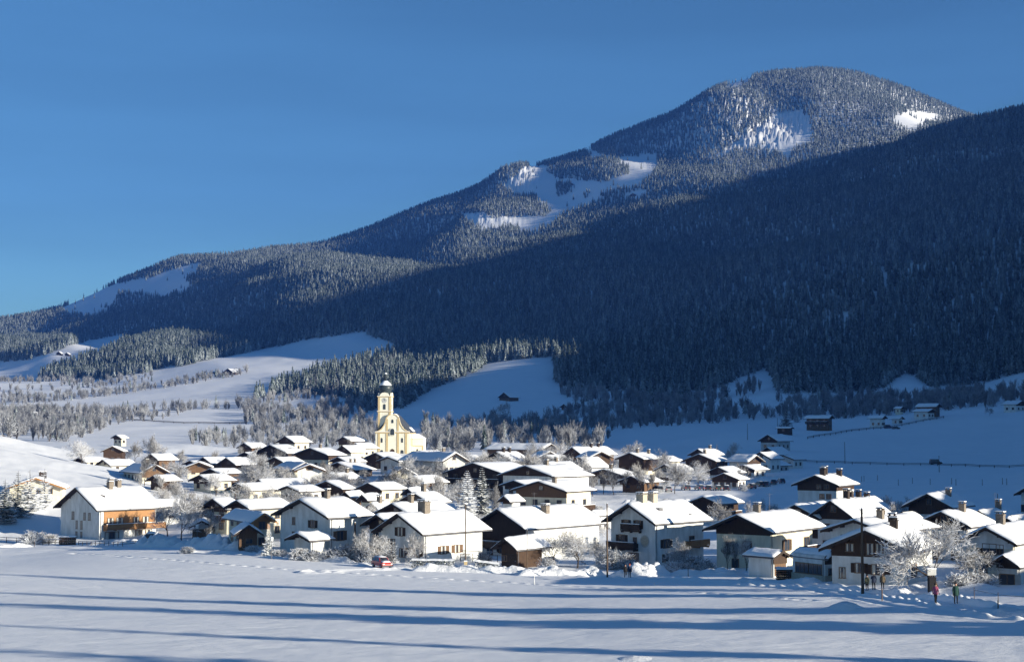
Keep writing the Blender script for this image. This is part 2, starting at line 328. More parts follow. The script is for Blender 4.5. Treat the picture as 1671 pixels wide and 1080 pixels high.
def snow_roof(Wt, Lt, rise, th, seed):
    nx, ny = 18, max(8, int(Lt / 0.8)); hx = Wt / 2 + 0.06; hy = Lt / 2 + 0.05
    X = np.linspace(-1, 1, nx + 1); X = np.sign(X) * np.abs(X) ** 0.85 * hx; Yv = np.linspace(-1, 1, ny + 1); Yv = np.sign(Yv) * np.abs(Yv) ** 0.8 * hy
    XX, YY = np.meshgrid(X, Yv, indexing='ij')
    zr = rise * (1 - np.abs(XX) / (Wt / 2))
    e = np.minimum(sstep(0, 0.4, hx - np.abs(XX)), sstep(0, 0.35, hy - np.abs(YY)))
    n = fbm(XX / 2.6 + seed * 7.1, YY / 2.6, 3, seed)
    t = th * (0.22 + 0.78 * e) * (1 + 0.30 * n + 0.12 * fbm(XX / .7, YY / .7, 2, seed + 50))
    if seed % 3 == 0: t = t - (th + .35) * sstep(.95, 1.35, -fbm(XX / 3.5 + seed, YY / 2.2, 3, seed + 90)) * e     # a patch has slid or melted off
    Z = zr - 0.10 * np.exp(-(XX / 0.5) ** 2) + t + 0.02
    mb = MB(); m = ny + 1
    V = [(float(a), float(b), float(c)) for a, b, c in zip(XX.ravel(), YY.ravel(), Z.ravel())]
    B = [(float(a), float(b), float(c)) for a, b, c in zip(XX.ravel(), YY.ravel(), (zr + 0.012).ravel())]
    mb.v = V + B; N = len(V)
    for i in range(nx):
        for j in range(ny): mb.f.append((i * m + j, (i + 1) * m + j, (i + 1) * m + j + 1, i * m + j + 1))
    for i in range(nx):
        mb.f.append((i * m, N + i * m, N + (i + 1) * m, (i + 1) * m)); mb.f.append((i * m + ny, (i + 1) * m + ny, N + (i + 1) * m + ny, N + i * m + ny))
    for j in range(ny):
        mb.f.append((j, j + 1, N + j + 1, N + j)); mb.f.append((nx * m + j, N + nx * m + j, N + nx * m + j + 1, nx * m + j + 1))
    mb.m = [0] * len(mb.f); return mb

def window(root, fac, a, z, w_, h, q, shutter=None, near=True, frame='frame', curtain=False):
    """fac 'g' gable front, 'r' / 'l' long sides. a: metres along the wall from its centre"""
    W, L = q.W, q.L; hole = MB(); fr = MB(); t = 0.06 + 0.02 * w_
    def bx(mb, a0, a1, d0, d1, z0, z1, mi=0):     # d: distance out from the wall
        if fac == 'g': mb.box(a0, a1, -L / 2 - q.pr_ - d1, -L / 2 - q.pr_ - d0, z0, z1, mi)
        elif fac == 'r': mb.box(W / 2 + q.pr_ + d0, W / 2 + q.pr_ + d1, a0, a1, z0, z1, mi)
        else: mb.box(-W / 2 - q.pr_ - d1, -W / 2 - q.pr_ - d0, a0, a1, z0, z1, mi)
    x0, x1, z0, z1 = a - w_ / 2, a + w_ / 2, z - h / 2, z + h / 2
    bx(fr, x0 - t, x0, 0, .07, z0, z1); bx(fr, x1, x1 + t, 0, .07, z0, z1); bx(fr, x0 - t, x1 + t, 0, .072, z1, z1 + t); bx(fr, x0 - t - .05, x1 + t + .05, 0, .14, z0 - t, z0)
    if w_ > 0.75:
        nm = max(1, int(round(w_ / 0.75)) - 1)
        for k in range(nm):
            c = x0 + w_ * (k + 1) / (nm + 1); bx(fr, c - .03, c + .03, .032, .062, z0, z1)
    pane = MB(); bx(pane, x0, x1, .005, .03, z0, z1, 0)
    if near:
        o = fr.build('window', M[frame], root); pane.build('pane', M['glass'], o)
        if curtain:
            for p0, p1 in ((x0 + .04, x0 + w_ * .28), (x1 - w_ * .28, x1 - .04)): c_ = MB(); bx(c_, p0, p1, .0305, .0315, z0, z1); c_.build('curtain', M['curtain'], o)
        if shutter:
            sw = min(w_ * .5, .62)
            for sd in (-1, 1):
                sh = MB()
                if sd < 0: bx(sh, x0 - t - sw - .02, x0 - t - .02, .01, .055, z0 - .03, z1 + .03)
                else: bx(sh, x1 + t + .02, x1 + t + sw + .02, .01, .055, z0 - .03, z1 + .03)
                sh.build('shutter', M[shutter], o)
    else:
        b = len(fr.v); fr.v += pane.v; fr.f += [tuple(i + b for i in f) for f in pane.f]; fr.m += [1] * len(pane.f)
        if shutter:
            sw = min(w_ * .5, .6)
            for sd in (-1, 1):
                if sd < 0: bx(fr, x0 - t - sw, x0 - t - .01, .01, .05, z0, z1, 0)
                else: bx(fr, x1 + t + .01, x1 + t + sw, .01, .05, z0, z1, 0)
        fr.build('window', [M[frame], M['glass']], root)

def balcony(root, fac, a0, a1, z, q, depth=1.1, mat='brown', snow=True):
    W, L = q.W, q.L; p = q.pr_
    def bx(mb, b0, b1, d0, d1, z0, z1, mi=0):
        if fac == 'g': mb.box(b0, b1, -L / 2 - p - d1, -L / 2 - p - d0, z0, z1, mi)
        elif fac == 'r': mb.box(W / 2 + p + d0, W / 2 + p + d1, b0, b1, z0, z1, mi)
        else: mb.box(-W / 2 - p - d1, -W / 2 - p - d0, b0, b1, z0, z1, mi)
    fl = MB(); bx(fl, a0, a1, 0.005, depth, z - .16, z)
    n = max(2, int((a1 - a0) / 2.2))
    for k in range(n + 1):
        c = a0 + .1 + (a1 - a0 - .2) * k / n; bx(fl, c - .07, c + .07, 0.005, depth * .9, z - .34, z - .161)
    o = fl.build('balcony', M[mat], root); rl = MB()
    bx(rl, a0, a1, depth - .05, depth, z + .08, z + .82); bx(rl, a0, a0 + .05, 0.02, depth - .051, z + .08, z + .82); bx(rl, a1 - .05, a1, 0.02, depth - .051, z + .08, z + .82)
    bx(rl, a0 - .03, a1 + .03, depth - .09, depth + .05, z + .86, z + .96)
    for k in range(n + 1):
        c = a0 + .06 + (a1 - a0 - .12) * k / n; bx(rl, c - .06, c + .06, depth + .002, depth + .05, z + .001, z + .859)
    rl.build('railing', M[mat], o)
    if snow:
        sn = MB(); bx(sn, a0 - .02, a1 + .02, depth - .08, depth + .04, z + .961, z + 1.06); sn.build('rail_snow', M['snow'], o)

def chimney(root, x, y, ztop, zfrom, q, w_=0.8, mat='brick', parent=None):
    mb = MB(); mb.box(x - w_ / 2, x + w_ / 2, y - w_ * .4, y + w_ * .4, zfrom, ztop)
    mb.box(x - w_ / 2 - .07, x + w_ / 2 + .07, y - w_ * .4 - .07, y + w_ * .4 + .07, ztop + .001, ztop + .1)
    for sx in (-1, 1):
        for sy in (-1, 1): mb.box(x + sx * w_ * .36 - .05, x + sx * w_ * .36 + .05, y + sy * w_ * .28 - .05, y + sy * w_ * .28 + .05, ztop + .101, ztop + .32)
    mb.box(x - w_ / 2 - .1, x + w_ / 2 + .1, y - w_ * .4 - .1, y + w_ * .4 + .1, ztop + .321, ztop + .38)
    o = mb.build('chimney', M[mat], parent or root)
    c = MB(); c.box(x - w_ / 2 - .06, x + w_ / 2 + .06, y - w_ * .4 - .06, y + w_ * .4 + .06, ztop + .381, ztop + .49); c.build('chimney_snow', M['snow'], o)

def build_house(q, idx):
    k = q.k; g = k.get; near = q.D < 330
    W = q.Wt - 2 * q.ox; L = q.Lt - 2 * q.oy; W = max(W, 2.2); L = max(L, 2.0); q.W, q.L = W, L; q.pr_ = 0.0
    rise = q.rise; tn = rise / (q.Wt / 2); zE = q.H      # roof underside height at the eave tip
    zw = zE + tn * q.ox                                   # wall top at the long side
    root = empty(q.name, (q.cx, q.cy, q.zb), q.phi); tag(root, q.label, g('cat', 'house'), g('group'))
    wm = g('wall', 'white'); gm = g('gable', 'dark'); um = g('upper', None); split = g('split', None)
    # walls
    wall = MB(); ztop = zw - .03; apex = zw + tn * W / 2 - .03
    if um and split is not None:
        wall.box(-W / 2, W / 2, -L / 2, L / 2, -2.5, split)
        wall.build('wall', M[wm], root)
        up = MB(); e = .06; up.prism([(-W / 2 - e, split + .002), (W / 2 + e, split + .002), (W / 2 + e, ztop - e * tn), (0, apex), (-W / 2 - e, ztop - e * tn)], -L / 2 - e, L / 2 + e)
        up.build('upper_boarding', M[um], root); q.spl = split; q.pu = e
    else:
        if gm == wm:
            wall.prism([(-W / 2, -2.5), (W / 2, -2.5), (W / 2, ztop), (0, apex), (-W / 2, ztop)], -L / 2, L / 2); wall.build('wall', M[wm], root)
        else:
            zg = g('zg', ztop - .9)
            wall.box(-W / 2, W / 2, -L / 2, L / 2, -2.5, min(zg, ztop)); wall.build('wall', M[wm], root)
            if zg < ztop - .01:
                wl = MB(); wl.prism([(-W / 2, zg + .002), (W / 2, zg + .002), (W / 2, ztop), (0, apex - .05), (-W / 2, ztop)], -L / 2 + .05, L / 2 - .05); wl.build('attic_wall', M[wm], root)
            gb = MB(); gb.prism([(-W / 2 - .04, zg + .004), (W / 2 + .04, zg + .004), (W / 2 + .04, ztop - .04 * tn), (0, apex), (-W / 2 - .04, ztop - .04 * tn)], -L / 2 - .06, -L / 2 + .045)
            gb.build('gable_boarding', M[gm], root)
        q.spl = None
    # roof: timber with thickness, barge boards, then the snow lying on it
    rm = MB(); hw = q.Wt / 2; th = .2
    rm.prism([(-hw, zE), (0, zE + rise), (hw, zE), (hw, zE + th), (0, zE + rise + th), (-hw, zE + th)], -q.Lt / 2, q.Lt / 2)
    ro = rm.build('roof', M[g('roofm', 'roofw')], root)
    d = .12 if near else .18
    for sy in (-1, 1):
        bb = MB()
        y0, y1 = (-q.Lt / 2 - .06, -q.Lt / 2 - .003) if sy < 0 else (q.Lt / 2 + .003, q.Lt / 2 + .06)
        bb.prism([(-hw - .02, zE - d), (0, zE + rise - d), (hw + .02, zE - d), (hw + .02, zE + th + .02), (0, zE + rise + th + .02), (-hw - .02, zE + th + .02)], y0, y1)
        bb.build('barge_board', M[g('barge', 'roofw')], ro)
    if near:
        for f in (-.95, -.5, 0, .5, .95):     # purlin ends, then gutters
            pu = MB()
            xx = f * W / 2; zz = zE + rise * (1 - abs(xx) / hw) - .02; pu.box(xx - .08, xx + .08, -q.Lt / 2 + .1, -L / 2 - .002 - (.06 if gm != wm or um else 0), zz - .24, zz)
            pu.build('purlin', M[g('barge', 'roofw')], ro)
        gu = MB(); sd = q.s
        gu.tube((sd * (hw + .07), -q.Lt / 2, zE + .02), (sd * (hw + .07), q.Lt / 2, zE + .02), .07, .07, 6)
        gu.tube((sd * (W / 2 + .1), -L / 2 + .25, zE - .1 + tn * q.ox * .5), (sd * (W / 2 + .1), -L / 2 + .25, -.3), .045, .045, 6)
        gu.build('gutter', M['metal'], ro)
    sn = snow_roof(q.Wt, q.Lt, rise, g('snow', .26 + .16 * ((idx * 37) % 10) / 10), idx); sn.v = [(a, b, c + zE + th) for a, b, c in sn.v]
    so = sn.build('snow_cover', M['snow'], ro, smooth=True)
    # chimneys: (along ridge -1..1, across -1..1)
    for (fy, fx) in g('ch', []):
        x = fx * hw; y = fy * q.Lt / 2; zr = zE + rise * (1 - abs(fx)) + th
        chimney(root, x, y, zr + g('chh', 1.25), zr - .4, q, g('chw', .85), g('chm', 'chim'), ro)
    for (fy, fx) in g('sky', []):     # bare patches round vents and roof windows
        x = fx * hw; y = fy * q.Lt / 2; zr = zE + rise * (1 - abs(fx)) + th; v_ = MB(); v_.box(x - .35, x + .35, y - .45, y + .45, zr - .1, zr + .55); v_.build('roof_vent', M['metal'], ro)
    if g('ant'):
        fy, fx = g('ant'); x = fx * hw; y = fy * q.Lt / 2; zr = zE + rise * (1 - abs(fx)); a_ = MB(); a_.tube((x, y, zr), (x, y, zr + 3.0), .03, .025, 5)
        for z_ in (2.5, 2.8): a_.tube((x - .5, y, zr + z_), (x + .5, y, zr + z_), .015, .015, 4)
        for t_ in (-.4, -.1, .2, .45): a_.tube((x + t_, y - .3, zr + 2.8), (x + t_, y + .3, zr + 2.8), .012, .012, 4)
        a_.build('antenna', M['metal'], ro)
    # openings
    side = 'r' if q.s > 0 else 'l'; fh = g('fh', 2.6); sh = g('sh'); fm = g('fm', 'frame')
    floors = max(1, int((zw + .3) // fh))
    def pw(fac, a, z, w_, h, shut=sh):
        q.pr_ = (.0601 if (um and split is not None and z > split) else 0.0)
        if fac == 'g' and gm != wm and not um and z - h / 2 > g('zg', ztop - .9): q.pr_ = .0601
        window(root, fac, a, z, w_, h, q, shut, near, fm, g('cur', False) and near)
        q.pr_ = 0.0
    if 'win' in k:
        for w5 in k['win']: pw(side if w5[0] == 's' else w5[0], w5[1] * (W / 2 if w5[0] == 'g' else L / 2), w5[2], w5[3], w5[4], w5[5] if len(w5) > 5 else sh)
    else:
        ng = g('ng', max(2, int(W / 3.2))); ns = g('ns', max(1, int(L / 3.2)))
        for f in range(floors):
            z = 1.45 + f * fh
            if z + .6 > zw: continue
            for i in range(ng): pw('g', (i - (ng - 1) / 2) * W / ng * .95, z, 1.05, 1.15)
            for i in range(ns): pw(side, (i - (ns - 1) / 2) * L / ns * .95, z, 1.05, 1.15)
        if rise > 1.6 and g('attic', 1): 
            for i in range(g('attic', 1)): pw('g', (i - (g('attic', 1) - 1) / 2) * 1.6, zw + min(rise * .28, .9), .9, .95)
    if g('side_wood'):      # boarded upper floor on the sunny side, white pier left at the near corner
        m_ = MB(); m_.box(W / 2 + .001, W / 2 + .10, -L / 2 + 1.0, L / 2 - .2, 2.55, zw - .05); wb = m_.build('wooden_upper_floor', M['orange'], root)
        for i in range(12):
            a = -L / 2 + 1.6 + i * (L - 2.6) / 11; m_ = MB(); m_.box(W / 2 + .101, W / 2 + .45, a - .07, a + .07, zw - .45, zw - .28); m_.build('beam_end', M['brown'], wb)
        q.pr_ = .101
        for a, w_ in ((-.62, 1.3), (-.30, 1.5), (.28, 1.2), (.62, 1.3)): window(root, 'r', a * L / 2, 4.0, w_, 1.5, q, None, True, 'brown', True)
        for a, w_ in ((-.75, .9),): pass
        q.pr_ = .0; balcony(root, 'r', -L / 2 + .9, L / 2 + 1.6, 2.62, q, 1.3, 'orange')
    if g('mural'):
        m_ = MB(); n = 28; cxm, czm = W * .27, 3.5; P_ = [(cxm + .85 * math.cos(2 * math.pi * i / n), czm + .95 * math.sin(2 * math.pi * i / n)) for i in range(n)]; m_.prism(P_, -L / 2 - .02, -L / 2 - .002); mo = m_.build('wall_painting', M['grey'], root)
        m_ = MB(); P2 = [(cxm + (a - cxm) * .82, czm + (b - czm) * .82) for a, b in P_]; m_.prism(P2, -L / 2 - .03, -L / 2 - .0201); m_.build('painted_field', M['brick'], mo)
    if g('base'):
        m_ = MB(); m_.box(-W / 2 - .12, W / 2 + .12, -L / 2 - .12, L / 2 + .12, -2.5, .75); m_.build('stone_base', M['brick'], root)
    for b in g('bal', []):
        fac, f0, f1, z = b[:4]; q.pr_ = .062 if (um and split is not None) else 0.0
        ref = W / 2 if fac == 'g' else L / 2
        balcony(root, side if fac == 's' else fac, f0 * ref, f1 * ref, z, q, b[4] if len(b) > 4 else 1.1, b[5] if len(b) > 5 else 'brown'); q.pr_ = 0
    for dd in g('door', []):
        fac, f, w_, h, mt = dd; a = f * (W / 2 if fac == 'g' else L / 2); m_ = MB(); fc = side if fac == 's' else fac
        def bx(mb, a0, a1, d0, d1, z0, z1):
            if fc == 'g': mb.box(a0, a1, -L / 2 - d1, -L / 2 - d0, z0, z1)
            elif fc == 'r': mb.box(W / 2 + d0, W / 2 + d1, a0, a1, z0, z1)
            else: mb.box(-W / 2 - d1, -W / 2 - d0, a0, a1, z0, z1)
        bx(m_, a - w_ / 2, a + w_ / 2, .003, .05, -.1, h); d_ = m_.build('door', M[mt], root); hd = MB(); bx(hd, a + w_ * .32, a + w_ * .38, .051, .1, h * .45, h * .52); hd.build('handle', M['metal'], d_)
    return root

# ---------------------------------------------------------------- the village, house by house
h = house
# --- front row, left to right
h('large white house with honey coloured wooden upper floor and long balcony at the left', 93,158,272,794,831,305,6.3, phi=-44,
  gable='white', wall='white', ch=[(-.05,.12),(.05,.0),(.25,.05)], chw=1.1, ox=1.0, win=[('g',-.35,5.0,.8,1.5),('g',.25,5.0,.6,1.4),('g',.5,5.0,.7,1.4),('g',-.15,3.2,.55,1.6),('g',.1,3.2,.55,1.6),('g',-.15,1.0,.55,1.6),('g',.1,1.0,.55,1.6),
  ('s',-.56,1.15,3.0,1.6),('s',.45,1.1,2.2,1.9),('s',.75,1.1,1.3,1.9)], side_wood=True, barge='dark', fm='brown', cur=True)
h('low chalet with orange trimmed gable half sunk in the bright slope at left', 8,8,113,778,796,350,2.6, s=-1, phi=12, L=9, gable='cream', wall='cream', barge='orange', roofm='orange', ch=[(.1,.15)], chm='roofw', chw=1.6, win=[('g',-.3,1.6,1.4,1.2),('g',.1,1.6,.9,1.1),('g',.55,1.6,.9,1.1)])
h('small snow covered annex roof against the back corner of the big left house', 246,262,285,812,826,325,3.0, L=5, wall='white', gable='dark', ng=1, ns=1)
h('dark gabled house with pale ground floor beside the large frosted tree', 329,368,400,812,829,292,4.6, wall='cream', gable='dark', bal=[('g',-.8,.8,2.6)])
h('low grey garage under a blue shaded snow roof behind the street lamp', 309,309,354,848,858,285,2.2, s=-1, phi=8, L=6, wall='grey', gable='grey', name='garage', cat='garage', win=[('g',.5,1.2,.9,.8)], door=[('g',-.35,2.6,1.9,'brown')])
h('dark gabled house whose long snow roof runs behind the big white house', 368,407,484,815,829,270,5.2, wall='cream', gable='dark', zg=1.0)
h('small chalet with orange boarded gable and shaded left roof beside the big white house', 366,410,456,832,851,252,4.4, s=-1, phi=28, wall='cream', gable='orange', barge='orange', zg=3.4, ng=1)
h('low dark shed under a blue shaded snow roof behind the snowy spruce', 375,382,434,850,871,243,1.9, s=-1, phi=14, L=7, wall='brown', gable='brown', name='shed', cat='shed', win=[('g',.1,1.0,1.0,.7)])
h('big white house with dark roof edge and grey chimney right of the snowy spruce', 445.5,535.5,614.5,813,843,235,5.9, phi=-42, gable='white', wall='white', ch=[(.1,.06)], chw=.8,
  win=[('g',-.45,5.2,.6,1.1),('g',.32,4.9,1.0,1.1,'dark'),('g',-.45,3.0,.6,1.0),('g',-.05,3.0,1.0,1.0,'dark'),('s',-.45,3.2,1.3,1.4,'brown'),('s',.4,1.2,1.0,1.2)])
h('small snow covered lean-to against the gable of the big white house', 468,505,531,868,880,230,1.7, L=3, wall='white', gable='white', ng=1, ns=1, name='annex')
h('bright white house with brown shutters and stout chimney in the middle front row', 608,690,775,836,870,225,4.0, phi=-40, gable='white', wall='white', ch=[(-.25,.02)], chw=1.5, chh=1.5, L=13,
  win=[('g',-.5,1.8,1.3,2.6),('g',-.1,4.3,1.0,1.2,'dark'),('g',.0,1.2,1.0,1.2),('g',.55,1.4,2.2,1.1,'dark'),('s',-.35,1.6,1.15,1.1,'brown'),('s',.12,1.6,1.15,1.1,'brown')], cur=True)
h('dark gable peeping out left of the bright white shuttered house', 590,640,690,838,857,236,5.6, gable='dark', wall='white')
h('snow roofed house directly behind the bright white shuttered house', 612,668,748,820,838,256,5.5, gable='dark', wall='white', ch=[(-.3,.1)])
h('broad snow roof with small dark gable left of the two village spruces', 650,700,738,802,819,292,5.0, gable='dark', wall='white', ch=[(-.1,0)])
h('small low snow roof with square chimney left of the centre front houses', 595,617,634,819,830,290,4.0, ch=[(-.2,.2)])
h('long roofed house with dark red gable boards and white lower floor below the village spruces', 767,857,895,829,862,250,5.2, phi=-40, L=20, gable='dark', wall='white', zg=3.2, ch=[(-.1,.35)], chw=1.2, bal=[('g',-1.0,-.1,2.2)],
  win=[('g',.15,1.9,2.2,1.3,'dark'),('g',.55,1.9,1.0,1.2),('g',-.5,1.5,1.2,1.2)], ant=(-.2,.1))
h('low dark boarded shed with thick snow roof behind the clipped hedge', 802,843,900,876,895,216,2.4, gable='dark', wall='dark', name='shed', cat='shed', win=[('g',-.6,1.2,.8,.7)], door=[('g',.3,2.2,1.9,'roofw')])
h('wide snow roofed house with boxy chimney behind the frosted orchard tree', 866,918,979,832,860,268,4.2, gable='white', wall='white', ch=[(-.1,.3)], chw=1.6, chm='roofw', ns=2)
h('white house with round wall painting and dark loft balcony in the front row', 980,1069,1160,820,853,226,6.0, phi=-42, gable='white', wall='white', ch=[(-.55,.02),(-.2,.02)], chw=1.3, chm='brick', sky=[(-.35,.45)], mural=True,
  win=[('g',-.3,5.9,.8,1.2,'dark'),('g',.25,5.9,.8,1.2,'dark'),('g',-.5,3.4,1.0,1.7,'dark'),('g',.1,3.4,.6,1.1),('g',.0,.9,2.0,1.4),('s',-.55,3.1,1.5,1.2,'dark'),('s',-.6,1.0,1.4,1.0),('s',.5,3.1,1.2,1.5)],
  bal=[('g',-1.0,.25,2.3,1.2,'dark'),('g',-.45,.4,5.0,.6,'dark'),('s',.2,1.0,2.4,1.2,'orange')])
h('cream sided house under a very broad dark gable, right of the frosted birches', 1143,1261,1343,838,867,215,5.6, phi=-36, ox=1.3, oy=1.9, gable='dark', wall='cream', zg=5.2, ch=[(-.35,.05)], chw=.9, ant=(.15,.02),
  win=[('g',.15,3.4,1.3,1.7),('g',-.3,.9,1.0,1.6),('s',-.25,3.6,1.6,1.5,'dark'),('s',.7,3.4,1.6,1.9)], bal=[('s',.35,1.0,2.3,1.3,'dark')])
h('low white garage with snow roof in front of the cream sided house', 1208,1263,1288,896,907,192,2.1, s=-1, phi=40, ox=.5, oy=.5, gable='dark', wall='white', name='garage', cat='garage', win=[], door=[('g',0,2.2,1.9,'brown')])
h('glazed porch building with stone base and blue shaded snow roof beside the dark chalet', 1285,1352,1368,884,909,180,2.6, s=-1, phi=30, ox=.6, oy=.5, gable='dark', wall='white', name='porch_house', win=[('l',-.4,1.4,2.2,1.1),('l',.4,1.4,2.2,1.1),('g',-.2,1.2,.7,.7),('g',.4,1.2,.7,.7)], base=True)
h('large chalet with dark timber gable over white walls beside the tall pole', 1331,1490,1545,863,899,166,3.3, phi=-28, ox=1.1, oy=1.3, L=11, upper='dark', split=2.75, gable='dark', wall='white', ch=[(.1,.25),(.45,.1)], chw=.8, chm='roofw', snow=.5,
  win=[('g',-.72,.9,.6,1.1),('g',-.25,1.5,.85,1.0,'dark'),('g',.25,1.4,1.3,1.0,'dark'),('g',-.5,3.7,.8,.8),('g',.05,3.6,.7,1.2),('g',.3,3.6,.7,1.2),('g',.5,3.6,.7,1.2),('s',-.35,1.2,1.3,1.3,'brown')], cur=True)
h('white walled house with broad roof just behind the large dark timber chalet', 1334,1450,1530,846,868,196,5.0, gable='white', wall='white', barge='dark', ch=[(-.3,.2)], ant=(-.45,0), fm='dark')
h('dark sided house with narrow sunlit roof behind the cream sided house', 1254,1337,1359,822,844,240,5.6, upper='dark', split=2.6, L=8)
h('long sunlit roof with dark gable and twin vents right of the snowy antenna roof', 1314,1392,1412,815,843,236,5.6, gable='dark', L=12, wall='white', ch=[(-.2,.0),(.1,-.1)], chm='roofw', ox=1.1)
h('broad roof with crooked chimney cowls behind the row of right hand houses', 1345,1405,1452,809,834,268,5.4, gable='dark', wall='white', ch=[(-.2,.1),(.1,.3)], chm='roofw')
h('tall white chalet with dark boarded gable standing alone against the shaded field', 1288,1369,1398,774,791,300,7.0, phi=-30, upper='dark', split=6.1, wall='white', gable='dark', ch=[(-.5,.1),(-.1,.0),(.6,.3)], chm='roofw', chw=1.0, L=11,
  win=[('g',.25,5.0,.9,.9),('g',.6,5.0,.9,.9),('g',.1,6.9,.9,.8),('g',.5,6.9,.9,.8),('g',-.4,1.0,.9,.9),('g',.25,.9,.9,.9),('s',-.2,3.4,1.2,1.3,'dark'),('s',.5,3.2,1.2,1.9,'dark')], bal=[('s',-.4,.9,2.3,1.1,'dark')])
h('house with dark gable and low eave canopy right of the standalone white chalet', 1466,1555,1593,804,827,268,4.3, phi=-34, gable='dark', wall='white', zg=3.2, ch=[(.1,.35)], chw=.9, L=10)
h('wide dark gabled house behind the great frosted tree', 1482,1584,1622,833,858,216,5.4, gable='dark', wall='white', ch=[(.1,.2)], ox=1.1)
h('snow roofed house with short antenna between the right hand gables', 1560,1628,1668,831,850,242,5.2, gable='dark', wall='white', ch=[(.2,.1)], ant=(.0,.1))
h('white house with cream sunlit side and brown chimney at the right edge', 1552,1659,1722,858,886,182,5.2, phi=-38, gable='white', wall='cream', barge='dark', ch=[(-.35,.0)], chw=.95, win=[('g',.0,4.6,1.6,1.2,'dark'),('g',.45,4.6,.8,1.1),('g',-.3,2.0,1.0,1.2),('s',-.7,2.4,1.3,1.5,'brown'),('s',0,2.4,1.3,1.5,'brown')])
h('low white outbuilding with dark triangular gable at the right edge', 1601,1664,1722,903,923,162,2.4, phi=-38, gable='dark', wall='white', zg=2.3, name='outbuilding', cat='outbuilding', win=[('g',.0,1.0,1.5,1.3,'grey')])
h('white house cut off by the right edge of the view above the snowy bushes', 1648,1690,1740,795,806,285,6.4, gable='white', wall='white')
h('upper dark and lower white chalet on its own behind the painted house', 1118,1174,1196,809,821,318,4.2, upper='dark', split=1.7, wall='white', gable='dark', L=8, win=[('s',-.5,.8,.7,1.0),('s',0,.8,.7,1.0),('s',.5,.8,.7,1.0)], bal=[('s',-1,1,1.75,.9,'dark')])
# --- middle of the village
h('big white hotel with many rows of windows and a brown gable in the village centre', 811,904,956,764,777,372,8.4, phi=-40, L=14, gable='dark', wall='white', zg=7.3, ng=4, ns=3, ch=[(-.1,.1)], ox=1.0, fm='dark')
h('brown hotel with two sunlit balcony rows in front of the white hotel', 832,925.5,946,786,801,330,6.4, phi=-34, L=10, wall='cream', gable='brown', zg=5.2, ng=4, ns=2, ch=[(-.5,.3)], bal=[('g',-.2,1.0,2.5,1.1,'dark'),('g',-.2,1.0,.1,1.1,'dark'),('s',-1,1,2.5,1.2,'dark')], fm='dark')
h('huge dark timber hotel under a wide flat roof behind the two village spruces', 723,822,850,759,772,392,9.0, phi=-32, L=16, upper='dark', split=1.0, wall='grey', gable='dark', ng=4, bal=[('g',-.9,.9,2.6,1.1,'dark'),('g',-.9,.9,5.2,1.1,'dark')])
h('long grey house with shaded roof slope and creeper grown gable below the church', 651,722,767,738,752,440,7.6, s=-1, phi=32, wall='grey', gable='grey', ng=4, ns=4, ch=[(-.4,.1)])
h('low house with bright sloping eave and blue shaded roof left of the bare avenue', 592,634,640,762,776,425,3.2, s=-1, phi=14, L=9, wall='cream', gable='cream', ng=1)
h('cream sided farmhouse with two chimneys and a broad dark gable right of the church', 782,837,871,736,753,462,5.0, upper='dark', split=2.6, wall='cream', gable='dark', ch=[(-.45,.1),(.1,.1)], chm='roofw')
h('very long low barn roof stretching right of the church', 789,885,914,725,733,560,4.4, s=-1, phi=62, gable='dark', wall='brown', ng=2, ns=5, name='barn', cat='barn')
h('small sunlit gable with dark balcony in front of the long barn', 861,878,913,736,746,505,4.8, s=-1, phi=22, wall='cream', gable='cream', ng=2, bal=[('g',-.7,.7,2.4,1,'dark')], fm='dark')
h('cluster house with several snow roofs behind the white hotel', 877,911,951,753,766,432,4.2, gable='dark', wall='white', ch=[(-.3,.1)])
h('long snow roof with humps before the shaded meadow', 927,950,1007,729,742,520,4.0, gable='dark', wall='brown', ch=[(.0,.1),(.4,.1)], chm='roofw')
h('dark gabled house with shaded left slope right of the white hotel roofs', 938,962,998,736,746,482,4.6, s=-1, phi=24, wall='cream', gable='dark', zg=1.2)
h('low snow roofed house with little garden spruce behind the flat long hall', 942,966,992,744,762,452,3.6, gable='dark', wall='white')
h('dark fronted cream house with tall loggia at the top of the village centre', 1002,1051,1081,738,748.5,482,5.2, phi=-36, wall='cream', gable='dark', upper='dark', split=.8, ng=3, ns=2, ch=[(-.3,.1),(.6,.3)], L=9)
h('flat long hall with dark eaves behind the row of slim bare trees', 946,1024,1047,769,777,428,3.4, phi=-26, L=9, gable='dark', wall='white', zg=2.4, ng=6, ns=2, ch=[(-.4,.1)], name='hall', cat='hall')
h('cream chalet with two balconies left of the dark farmhouse', 1067,1104,1134,757,768,462,4.4, wall='cream', gable='cream', bal=[('g',-.5,.6,1.2,.9,'dark'),('g',-.5,.6,3.2,.9,'dark')])
h('large dark farmhouse with bright ridge right of the village centre', 1110,1169,1191,740,752,492,5.6, upper='dark', split=1.2, wall='cream', gable='dark', ns=3, ch=[(-.2,.0)])
h('half hidden roof behind the large dark farmhouse', 1130,1155,1181,732,742,560,4.2, gable='dark', ch=[(.3,.1)])
h('small white house between the dark farmhouse and the car park', 1151,1192,1208,761,771,455,3.6, gable='dark', wall='white')
h('lowest white house with cream corner directly above the parked cars', 1153,1207,1218,771,782,432,3.2, phi=-26, gable='dark', wall='white', ng=4, L=7)
h('small house with shaded roof and bright right gable behind the car park', 1184,1221,1236,742,753,486,4.6, s=-1, phi=42, wall='white', gable='dark')
h('pale house with tall narrow windows beside the bright right gable', 1241,1258,1276,737,748,520,5.0, wall='white', gable='white', ns=2)
h('dark house with snow roof just below the shaded meadow edge', 1239,1268,1291,729,741,585,4.2, gable='dark', wall='brown')
